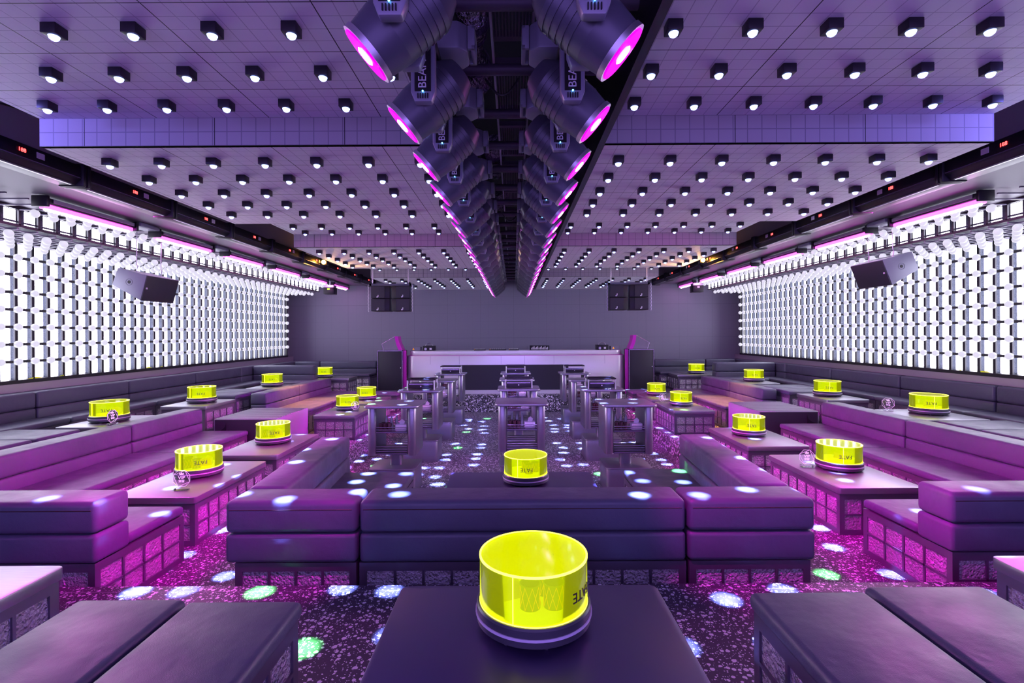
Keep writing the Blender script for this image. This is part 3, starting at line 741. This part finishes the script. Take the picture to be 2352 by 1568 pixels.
# ============================================================= YELLOW DRUM LAMPS
R = .205; AH = .17; BH = .085
def text_bent(body, size, radius, a0, z, upside=True):
    me = text_mesh(body, size, .0012)
    for v in me.vertices:
        x, y, zz = v.co
        if upside: x, y = -x, -y
        a = a0 + x/radius
        v.co = ((radius+zz)*math.cos(a), (radius+zz)*math.sin(a), z+y)
    me.materials.clear(); me.materials.append(M['print_dark']); return me
def drum_lamp(loc, label, rot=0):
    t = thing('drum_lamp', label, 'lamp', loc, rot, 'glowing yellow drum lamps')
    lo = MB().lathe([(.001,.012),(.205,.012),(.216,.02),(.216,.044),(.001,.044)], 56)
    for k in range(8): a = 2*PI*k/8+.2; lo.tube((.185*math.cos(a),.185*math.sin(a),0),(.185*math.cos(a),.185*math.sin(a),.014),.008,8)
    link('base', lo.mesh('base', M['base_black'], bevel=0), t)
    link('light_band', MB().lathe([(.19,.044),(.221,.044),(.221,.053),(.19,.053)], 56, closed=True).mesh('band', M['band']), t)
    link('collar', MB().lathe([(.001,.053),(.217,.053),(.217,.078),(.212,.085),(.19,.085),(.19,.088),(.001,.088)], 56).mesh('collar', M['base_black']), t)
    link('lit_floor', MB().lathe([(.0005,.0882),(R-.006,.0882),(R-.006,.0884),(.0005,.0884)], 40).mesh('lit_floor', M['lit_floor']), t)
    link('acrylic_wall', MB().lathe([(R-.004,BH),(R,BH),(R,BH+AH),(R-.004,BH+AH)], 64, closed=True).mesh('wall', M['acr_side']), t)
    link('seam', MB().box(-R*.38-.002,-R*.38+.002,-R*.927,-R*.915,BH,BH+AH).mesh('seam', M['acr_rim']), t)
    link('lid', MB().lathe([(.0005,BH+AH-.004),(R-.004,BH+AH-.004),(R-.004,BH+AH+.001),(.0005,BH+AH+.001)], 64).mesh('lid', M['acr_top']), t)
    link('glowing_rim', MB().lathe([(R-.006,BH+AH-.003),(R+.001,BH+AH-.003),(R+.001,BH+AH+.003),(R-.006,BH+AH+.003)], 64, closed=True).mesh('rim', M['acr_rim']), t)
    link('glowing_foot', MB().lathe([(R-.005,BH),(R+.001,BH),(R+.001,BH+.004),(R-.005,BH+.004)], 64, closed=True).mesh('foot', M['acr_rim']), t)
    return t
def lettering(lamp_, az):
    me = text_bent('FATE', .052, R+.0015, az, BH+.075)
    o = link('lettering', me, lamp_); return o
TU, TM = UZ+.431, MZ+.431
LM = [
 (.07,1.90,TU,'largest glowing yellow drum lamp on the nearest table, dice cups inside', -PI/2+.98),
 (.107,4.74,TM,'yellow drum lamp on the table inside the central U-shaped sofa', -PI/2+.02),
 (-3.20,5.04,TM,'large yellow drum lamp on the left table with the upright VIP sign', -PI/2+.62),
 (-3.17,6.53,TM,'yellow drum lamp in front of the left dark speaker box', -PI/2+.52),
 (-5.24,6.43,TU,'yellow drum lamp on the far left upper-tier table', -PI/2+.52),
 (-5.17,8.22,TU,'yellow drum lamp on the second table along the left wall', -PI/2+.48),
 (-5.26,10.8,TU,'yellow drum lamp on the third table along the left wall', -PI/2+.4),
 (-4.95,12.95,TU,'small far yellow drum lamp left of the booth', -PI/2+.3),
 (-3.16,9.42,TM,'yellow drum lamp beside a sign, in front of the left orange-lit sofa', -PI/2+.35),
 (-3.24,10.9,TM,'yellow drum lamp behind the one before the left orange-lit sofa', -PI/2+.1),
 (3.36,5.14,TM,'large yellow drum lamp on the nearest right middle-tier table', -PI/2-.3),
 (3.24,6.86,TM,'yellow drum lamp in front of the right dark speaker box', -PI/2-.25),
 (5.56,6.66,TU,'yellow drum lamp on the far right upper-tier table', -PI/2-.55),
 (5.44,8.62,TU,'yellow drum lamp on the second table along the right wall', -PI/2-.4),
 (5.46,11.3,TU,'yellow drum lamp on the third table along the right wall', -PI/2-.35),
 (4.98,13.55,TU,'small far yellow drum lamp right of the booth', -PI/2-.2),
 (3.27,9.72,TM,'yellow drum lamp in front of the right orange-lit sofa', -PI/2-.1),
 (3.27,11.4,TM,'farthest yellow drum lamp at the right edge of the dance floor', -PI/2-.2),
]
p0 = None
for i, (x, y, z, lab, az) in enumerate(LM):
    if p0 is None: t = p0 = drum_lamp((x,y,z), lab)
    else: t = dup(p0, (x,y,z), lab, 'glowing yellow drum lamps', skip=('lettering',))
    lettering(t, az)
# dice cups inside lamps
cupm = MB().lathe([(.0008,0),(.038,0),(.036,.04),(.040,.088),(.036,.088),(.033,.01),(.0008,.01)], 20)
cup_me = cupm.mesh('dice_cup', M['cup_green'])
pat = MB()
for k in range(9):
    a = 2*PI*k/9; b = a+PI/9
    for (a1, z1_, a2, z2_) in ((a,.085,b,.045),(b,.045,a,.004),(a+2*PI/9,.085,b,.045),(b,.045,a+2*PI/9,.004)):
        def q(aa, zz): r_ = .0365+abs(zz-.04)*.08; return (r_*math.cos(aa), r_*math.sin(aa), zz)
        pat.tube(q(a1,z1_), q(a2,z2_), .0012, 4)
pat_me = pat.mesh('pattern', M['cup_orange'])
def dice_cup(x, y, z, lab, sc_=1.0):
    t = thing('dice_cup', lab, 'cup', (x,y,z), group='dice cups in the drum lamps'); t.scale = (sc_,)*3
    link('cup_body', cup_me, t); link('diamond_pattern', pat_me, t)
for dx, dy, w_ in ((-.015,-.075,'front-left'),(.072,-.068,'front-middle'),(.045,.03,'rear-middle'),(.128,.0,'right-hand')):
    dice_cup(.07+dx, 1.90+dy, TU+.0886, f'{w_} green dice cup inside the nearest yellow drum lamp')
for i, (li, offs) in enumerate(((1,((.03,-.05),(.09,.02),(.0,.05))),(2,((-.06,-.09),(.03,-.09),(-.10,-.01))),(3,((-.06,-.09),(.03,-.09))))):
    x, y, z = LM[li][:3]
    nm = ['central sofa','left VIP-sign table','left speaker-box table'][i]
    for dx, dy in offs: dice_cup(x+dx, y+dy, z+.0886, f'green dice cup in the drum lamp of the {nm}')
packs = MB().extr([(-.055,0),(.055,0),(.045,.06),(.0,.085),(-.045,.06)], -.06, .06).mesh('folded_pack', M['pack_yellow'], bevel=.006)
for li in (0,2,3,4,5,6,8,10,11,12,13,14,16,17):
    x, y, z = LM[li][:3]; d = -.11 if li == 0 else (.06 if LM[li][0] > 0 else .05)
    o = link('paper_pack', packs, None, (x+d, y+(.02 if li == 0 else .04), z+.0886)); o.rotation_euler = (0,0,.4)
    tag(o, 'yellow paper pack in the '+' '.join(LM[li][3].split(',')[0].replace('glowing ','').replace('large ','').replace('yellow drum ','').split()[:11]), 'paper pack', 'paper packs in the lamps')
# VIP signs
vip_me = text_mesh('VIP', .042, .001); vip_me.materials.clear(); vip_me.materials.append(M['acr_line'])
cn_me = text_mesh('\u9884\u7559', .026, .001); cn_me.materials.clear(); cn_me.materials.append(M['acr_line'])
hexp = [(.075*math.sin(2*PI*k/8+PI/8), .105+.08*math.cos(2*PI*k/8+PI/8)) for k in range(8)]
plate = MB().extr(hexp, -.004, .004).mesh('plate', M['acr_cyl'], False)
ln = MB()
for k in range(8):
    for d_ in (1, 2):
        a, b = hexp[k], hexp[(k+d_)%8]
        if d_ == 2 and k % 2: continue
        ln.tube((a[0],-.005,a[1]), (b[0],-.005,b[1]), .0013, 4)
lines = ln.mesh('engraved_lines', M['acr_line'])
crown = MB().extr([(-.016,.138),(.016,.138),(.02,.158),(.009,.149),(0,.162),(-.009,.149),(-.02,.158)], -.006, -.004).mesh('crown', M['acr_line'], False)
foot = MB().prism([(-.06,-.025),(.06,-.025),(.06,.025),(-.06,.025)], 0, .022).mesh('foot', M['acr_cyl'], bevel=.006)
VS = [(-3.03,4.52,TM,.15,'upright acrylic VIP sign on the near left lounge table'),(-4.98,6.15,TU,1.45,'acrylic sign seen edge-on beside the far left drum lamp'),
 (-2.93,9.15,TM,.1,'small acrylic sign beside the left drum lamp near the dance floor'),(3.05,5.18,TM,-.15,'acrylic VIP sign left of the near right drum lamp'),
 (5.2,6.9,TU,-.7,'pink-lit acrylic sign left of the far right drum lamp'),(3.0,10.05,TM,-.1,'small acrylic sign by the far right bar tables')]
for x, y, z, rz, lab in VS:
    t = thing('reserved_sign', lab, 'sign', (x,y,z+.001), rz, 'acrylic table signs')
    link('foot', foot, t); link('plate', plate, t); link('engraved_lines', lines, t); link('crown', crown, t)
    o = link('lettering', vip_me, t); o.location = (0,-.006,.112); o.rotation_euler = (PI/2,0,0)
    o = link('lettering', cn_me, t); o.location = (0,-.006,.08); o.rotation_euler = (PI/2,0,0)

# ============================================================= BAR TABLES
def rr(x0,x1,y0,y1,r,n=5):
    pts = []
    for cx, cy, a0 in ((x1-r,y1-r,0),(x0+r,y1-r,90),(x0+r,y0+r,180),(x1-r,y0+r,270)):
        for k in range(n): a = math.radians(a0+90*k/(n-1)); pts.append((cx+r*math.cos(a), cy+r*math.sin(a)))
    return pts
def bar_table():
    t = thing('bar_table', '', 'bar table', (0,0,0), group='tall metal bar tables')
    def lk(n_, mb, m='steel', bev=.004): return link(n_, mb.mesh(n_, M[m], bevel=bev), t)
    lk('tabletop', MB().prism(rr(-.36,.36,-.34,.34,.07), 1.15, 1.18))
    for s in (-1, 1):
        x0, x1 = sorted((s*.315, s*.20)); lk('side_column', MB().prism(rr(x0,x1,-.28,.28,.05), .53, 1.15))
    def shelf(z, nr, n_='shelf'):
        o = lk(n_, MB().box(-.20,.20,-.27,.27,z,z+.02), 'dark_steel')
        for yy in (-.265, .265):
            for k in range(nr): link('rail', MB().tube((-.2,yy,z+.045+.03*k),(.2,yy,z+.045+.03*k),.005,8).mesh('rail', M['steel']), o)
    shelf(.82, 2); shelf(.54, 3)
    lk('post', MB().prism(rr(-.08,.08,-.06,.06,.04), .35, .54))
    lk('base_box', MB().prism(rr(-.30,.30,-.27,.27,.06), 0, .33))
    lk('base_lid', MB().prism(rr(-.31,.31,-.28,.28,.06), .332, .352))
    return t
bt = bar_table(); used = False
BPOS = []
for s, x in ((-1,-1.60),(0,.10),(1,1.50)):
    for k, y in enumerate((6.74,8.49,10.22,11.93)):
        if s == 0: y += .15
        if s == -1: x_ = x+.03*k
        else: x_ = x-.02*k
        BPOS.append((s, k, x_, y))
def bname(s, k): return f'{ORD[k]} bar table of the {["left","middle","right"][s+1]} row'
for s, k, x, y in BPOS:
    lab = f'tall metal bar table with open shelves, {ORD[k]} from the front in the {["left","middle","right"][s+1]} row'
    if not used: bt.location = (x,y,0); bt['label'] = lab; used = True
    else: dup(bt, (x,y,0), lab, 'tall metal bar tables')
scup = MB().lathe([(.0008,0),(.026,0),(.024,.05),(.029,.10),(.026,.10),(.022,.008),(.0008,.008)], 12).mesh('cup', M['cup'])
btl = MB().lathe([(.0008,0),(.022,0),(.022,.12),(.010,.15),(.010,.17),(.0008,.17)], 10).mesh('bottle', M['bottle'])
tb = MB().prism(rr(-.075,.075,-.06,.06,.03), 0, .085).mesh('box_body', M['tissue'], bevel=.01)
tis = MB().add([(-.03,0,.08),(.03,0,.08),(.045,.01,.12),(.01,-.01,.155),(-.02,.012,.13),(0,.02,.08)], [[0,1,2,3,4],[0,5,4],[1,5,2],[5,2,3,4]]).mesh('tissue_sheet', M['tissue'])
for s, k, x, y in BPOS:
    nm = bname(s, k)
    n_ = 5 if k < 2 else 3
    for q in range(n_):
        o = link('shaker_cup', scup, None, (x-.155+.058*(q%3)+.02*(q//3), y-.21+.07*(q//3), .8405)); tag(o, f'dark faceted shaker cup on the shelf of the {nm}', 'cup', 'shaker cups on bar table shelves')
    if k < 2:
        for q in range(3):
            o = link('bottle', btl, None, (x-.13+.07*q, y-.02, .8405)); tag(o, f'small clear bottle on a shelf of the {nm}', 'bottle', 'bottles on bar table shelves')
    t = thing('tissue_box', f'white tissue box on the {nm}', 'tissue box', (x+.11, y-.18, .8405), group='tissue boxes on bar tables')
    link('box_body', tb, t); link('tissue_sheet', tis, t)
# metal racks on bar tables
def rack():
    t = thing('drink_warmer', '', 'tray rack', (0,0,0), group='black tray racks on bar tables')
    link('body', MB().box(-.23,.23,-.15,.15,.015,.10).mesh('body', M['black'], bevel=.012), t)
    link('light_strip', MB().box(-.2,.2,-.154,-.149,.085,.10).mesh('light_strip', M['violet_line']), t)
    mb = MB().box(-.24,.24,-.16,-.13,.155,.18).box(-.24,.24,.13,.16,.155,.18).box(-.24,-.21,-.16,.16,.155,.18).box(.21,.24,-.16,.16,.155,.18)
    link('top_frame', mb.mesh('top_frame', M['black'], bevel=.006), t)
    for a in (-1,1):
        for b in (-1,1): link('post', MB().tube((a*.225,b*.145,.0),(a*.225,b*.145,.158),.012,10).mesh('post', M['alu']), t)
    link('emblem', MB().lathe([(.0005,0),(.010,0),(.010,.003),(.0005,.003)], 14).xform(0, Matrix.Translation((0,-.152,.055)) @ Matrix.Rotation(PI/2,4,'X')).mesh('emblem', M['print']), t)
    return t
rk = rack(); used = False
for s, k, x, y in BPOS:
    if k in (1, 3):
        lab = f'black two-tier tray rack standing on the {bname(s,k)}'
        if not used: rk.location = (x,y+.02,1.181); rk['label'] = lab; used = True
        else: dup(rk, (x,y+.02,1.181), lab, 'black tray racks on bar tables')

# ============================================================= STAGE: BOOTH, CABINETS
yb = 13.66
t = thing('dj_booth', 'long curved-end metal DJ booth at the back of the dance floor', 'DJ booth', (.05, 14.0, SZ))
z0, z1 = SZ, CZ-.44
def rbf(x0,x1,y0,y1,r): return [(x0,y1),(x0,y0+r)]+[(x0+r-r*math.cos(a), y0+r-r*math.sin(a)) for a in [PI/2*k/8 for k in range(1,9)]]+[(x1-r+r*math.sin(a), y0+r-r*math.cos(a)) for a in [PI/2*k/8 for k in range(0,9)]]+[(x1,y1)]
part(t, 'body', MB().prism(rbf(-2.98,3.08,yb,14.35,.22), z0, z1-.14), M['booth'], .004)
part(t, 'counter', MB().prism(rbf(-2.9,3.0,yb+.02,14.35,.2), z1-.13, z1), M['booth'], .01)
part(t, 'joint_line', MB().prism(rbf(-2.96,3.06,yb+.01,14.35,.2), z1-.14, z1-.13), M['magenta_panel'])
ins = part(t, 'speaker_inset', MB().box(-1.43,1.5,yb-.012,yb+.02,z0+.11,z0+.80), M['grille'])
for x in (-.88, .9): part(ins, 'emblem', MB().tube((x,yb-.016,z0+.17),(x,yb-.011,z0+.17),.018,10), M['print'], world=False) if False else None
mb = MB()
for x in (-2.3,-1.5,-.35,.3,1.1,2.5): mb.box(x-.004,x+.004,yb-.003,yb+.01,z0+.82,z1-.145)
part(t, 'panel_seams', mb, M['alu'])
for s in (-1, 1):
    xo = .05
    a, b = sorted((xo+s*3.08, xo+s*3.76))
    t = thing('cabinet_speaker', f'tall black speaker cabinet standing {SIDE[s]} of the DJ booth', 'speaker', ((a+b)/2, 13.75, SZ), group='cabinets beside the booth')
    ztop = CZ-.42
    part(t, 'cabinet', MB().box(a,b,13.5,14.1,SZ,ztop), M['grille'], .01)
    mb = MB().box(a,a+.012,13.49,13.5,SZ,ztop).box(b-.012,b,13.49,13.5,SZ,ztop).box(a,b,13.49,13.5,ztop-.014,ztop)
    part(t, 'edge_trim', mb, M['violet_line'], smooth=False)
    xk = b-.05 if s < 0 else b-.06
    part(t, 'latch', MB().sphere((xk if s > 0 else b-.05, 13.485, ztop-.47), .014), M['amber' if False else 'print'])
    xi = xo+s*2.98; xj = xo+s*3.1
    part(t, 'inner_fin', MB().box(*sorted((xo+s*3.075, xo+s*2.99)),13.55,13.6,SZ,ztop), M['magenta_panel'])
    # clear hood on top
    h = thing('acrylic_hood', f'clear angular acrylic hood with a magenta curved edge on the {SIDE[s]} cabinet', 'acrylic hood', (xo+s*3.35, 13.7, ztop+.008), group='hoods on the cabinets')
    ztop += .008; X = lambda v: xo+s*v
    prof = [(X(3.61),ztop),(X(3.66),ztop+.17),(X(3.30),ztop+.38),(X(3.27),ztop+.19),(X(3.20),ztop)]
    mb = MB()
    for (p, q) in zip(prof, prof[1:]):
        mb.tube((p[0],13.58,p[1]),(q[0],13.58,q[1]),.006,5)
    part(h, 'clear_edge', mb, M['violet_line'])
    part(h, 'clear_sheet', MB().extr(prof, 13.6, 13.61), M['acr_cyl'], smooth=False)
    n_ = 9; A1 = [(X(3.20+.10*math.cos(PI/2*k/n_)), ztop+.38*(1-k/n_)) for k in range(n_+1)]
    A2 = [(X(3.09+.12*math.cos(PI/2*k/n_)), ztop+.38*(1-k/n_)) for k in range(n_+1)]
    part(h, 'curved_panel', MB().extr(A1+A2[::-1], 13.56, 13.9), M['magenta_panel'])
# gear on the counter
zc = z1+.001
for s in (-1, 1):
    x = .05+s*2.42
    t = thing('smoke_machine', f'black machine with a bail handle on the {SIDE[s]} end of the booth counter', 'stage machine', (x, 13.9, zc), group='machines on the counter')
    part(t, 'body', MB().box(x-.16,x+.16,13.78,14.1,zc,zc+.14), M['black'], .008)
    pts = [(x+.10*math.cos(a), 13.9, zc+.14+.07*math.sin(a)) for a in [PI*k/10 for k in range(11)]]
    part(t, 'handle', MB().path(pts, .009), M['alu'])
    part(t, 'nozzle', MB().tube((x-.08,13.77,zc+.05),(x-.08,13.79,zc+.05),.035,14), M['alu'])
    part(t, 'emblem', MB().box(x+.03,x+.09,13.775,13.781,zc+.03,zc+.08), M['print'])
    x = .05+s*2.78
    t = thing('control_box', f'low grey box with a warning triangle, outer {SIDE[s]} end of the booth counter', 'box', (x, 13.9, zc), group='machines on the counter')
    part(t, 'case', MB().box(x-.13,x+.13,13.8,14.05,zc,zc+.105), M['grey_body'], .008)
    part(t, 'warning_triangle', MB().extr([(x-.09,zc+.03),(x-.03,zc+.03),(x-.06,zc+.08)], 13.793, 13.799), M['cup_orange'])
for i, (x, w_) in enumerate(((-.95,.16),(-.45,.24),(-.0,.14))):
    t = thing('mixer_deck', ['left DJ player, low on the booth counter','mixer with knobs between the DJ players','right DJ player, low on the booth counter'][i], 'mixer', (x, 13.95, zc))
    part(t, 'deck', MB().box(x-w_,x+w_,13.8,14.1,zc,zc+.03), M['black'], .006)
    mb = MB()
    for q in range(8): mb.tube((x-w_*.8+q*w_*.22,13.86,zc+.03),(x-w_*.8+q*w_*.22,13.86,zc+.05),.007,8)
    part(t, 'knobs', mb, M['alu'])
    part(t, 'cue_light', MB().sphere((x-w_*.9,13.82,zc+.035), .008), M['cup_orange'])
t = thing('rack_unit', 'open black rack of small bottles and controls on the booth counter', 'rack', (.72, 13.95, zc))
part(t, 'case', MB().box(.45,.99,13.84,14.06,zc,zc+.015).box(.45,.47,13.84,14.06,zc,zc+.13).box(.97,.99,13.84,14.06,zc,zc+.13).box(.45,.99,13.84,14.06,zc+.12,zc+.13).box(.45,.99,14.04,14.06,zc,zc+.13), M['black'])
mb = MB()
for q in range(14): mb.box(.49+q*.034,.51+q*.034,13.85,13.87,zc+.02,zc+.07+.02*(q%3))
part(t, 'controls', mb, M['print'])

# hung line-array clusters
emb = MB().box(-.012,.012,-.002,0,-.02,.0).box(-.03,-.0,-.002,0,-.035,-.012).sphere((.004,0,.012), .012, 8, 6).mesh('emblem', M['print'])
for s, xc in ((-1,-2.60),(1,2.44)):
    zt, zb = CZ+1.09, CZ+.50; Y = 10.5
    t = thing('speaker_cluster', f'hanging cluster of four black speakers near the back, {SIDE[s]} side', 'speaker', (xc, Y, zt), group='hung speaker clusters')
    for i in (-1, 1):
        for j in (0, 1):
            za = zt-.05-j*.27; zc_ = za-.26
            x0, x1 = sorted((xc+i*.02, xc+i*.41))
            mb = MB().prism([(x0,Y-.02 if i < 0 else Y),(x1,Y if i < 0 else Y-.02),(x1-.03,Y+.38),(x0+.03,Y+.38)], zc_, za)
            sp_ = part(t, 'speaker_box', mb, M['black'], .006)
            g0, g1 = sorted((xc+i*.12, xc+i*.40))
            part(sp_, 'grille', MB().box(g0,g1,Y-.032,Y-.018,zc_+.012,za-.012), M['grille'])
            o = link('emblem', emb, sp_); o.location = (i*.26, -.034, zc_-zt+.05)
    part(t, 'rigging_frame', MB().box(xc-.44,xc+.44,Y-.02,Y+.02,zt-.045,zt).box(xc-.44,xc+.44,Y+.3,Y+.34,zt-.045,zt).box(xc-.44,xc-.40,Y-.02,Y+.34,zt-.045,zt).box(xc+.40,xc+.44,Y-.02,Y+.34,zt-.045,zt), M['head_body'])
    for i in (-1, 1):
        mb = MB(); n_ = 20
        for k in range(n_):
            z = zt+.02+k*(H1-zt-.02)/n_; xx = xc+i*.38-i*.0*k
            a = .012
            mb.tube((xx-(a if k%2 else 0), Y-(0 if k%2 else a), z-.012),(xx-(a if k%2 else 0), Y-(0 if k%2 else a), z+.024),.004,5)
            mb.tube((xx+(a if k%2 else 0), Y+(0 if k%2 else a), z-.012),(xx+(a if k%2 else 0), Y+(0 if k%2 else a), z+.024),.004,5)
        part(t, 'chain', mb, M['alu'])
        part(t, 'side_chain', MB().path([(xc+i*(.455+.012*(k%2)), Y-.03, zt-.02-k*.036) for k in range(17)], .007, 5), M['alu'])
# angled surround speakers in front of the light walls
for s, pr, ya, yb_ in ((-1,[(-5.1,.853),(-5.5,.96),(-5.58,.726),(-5.19,.50)],6.9,7.56),(1,[(5.25,1.034),(5.67,1.152),(5.77,.898),(5.39,.674)],7.06,7.73)):
    c = Vector((sum(p[0] for p in pr)/4, (ya+yb_)/2, CZ+sum(p[1] for p in pr)/4))
    t = thing('surround_speaker', f'slanted grey loudspeaker hanging before the {SIDE[s]} light wall', 'speaker', c, group='hung surround speakers')
    P_ = [(x, CZ+z) for x, z in pr]
    part(t, 'cabinet', MB().extr(P_, ya, yb_), M['grey_body'], .006)
    d = Vector((P_[0][0]-P_[1][0], 0, P_[0][1]-P_[1][1])).normalized()
    q = [Vector((P_[i][0],0,P_[i][1])) for i in (0,3)]
    u = (q[1]-q[0]).normalized(); q0, q1 = q[0]+u*.006, q[1]-u*.006
    part(t, 'grille', MB().extr([(v.x, v.z) for v in (q0, q0+d*.012, q1+d*.012, q1)], ya+.006, yb_-.006), M['grille'], .003)
    m_ = (q0+q1)/2+d*.014
    part(t, 'emblem', MB().box(m_.x-.002,m_.x+.002,ya+.03,ya+.06,m_.z-.012,m_.z+.012), M['print'])
    cc = Vector(((P_[0][0]+P_[1][0]+P_[2][0]+P_[3][0])/4-s*0, ya, (P_[0][1]+P_[1][1]+P_[2][1]+P_[3][1])/4))
    part(t, 'socket_plate', MB().tube(cc+Vector((0,-.003,0)), cc, .022, 16).path([cc+Vector((.045*math.cos(2*PI*k/20),-.002,.045*math.sin(2*PI*k/20))) for k in range(21)], .0015, 4), M['black'])
    for yy in (ya+.08, yb_-.1):
        xt = (P_[0][0]+P_[1][0])/2; zt = (P_[0][1]+P_[1][1])/2
        part(t, 'hanging_hook', MB().path([(xt,yy,zt-.002),(xt+.015,yy,zt+.08),(xt,yy,zt+.1),(xt-s*.01,yy,CZ+1.5)], .006), M['alu'])

# painted strips standing in for yellow drum-lamp reflections on the ledges
for i, (s, y0, y1) in enumerate(((-1,6.75,7.3),(-1,8.9,9.35),(1,8.9,9.2),(1,6.9,7.4))):
    x = s*6.63; n_ = 8
    mb = MB()
    pts = [(x+.01*math.sin(k*1.7), y0+(y1-y0)*k/n_, CZ-.60+.02*math.sin(k*.9)) for k in range(n_+1)]
    for a, b in zip(pts, pts[1:]): mb.add([(a[0],a[1],a[2]),(b[0],b[1],b[2]),(b[0]+.004,b[1],b[2]+.03),(a[0]+.004,a[1],a[2]+.03)], [[0,1,2,3]])
    o = link('painted_yellow_reflection', mb.mesh('painted_yellow_reflection', M['yellow_reflection_paint'])); tag(o, f'{["nearer","farther","farther","nearer"][i]} painted strip of yellow reflection under the {SIDE[s]} light wall', 'film strip', 'painted yellow reflections')
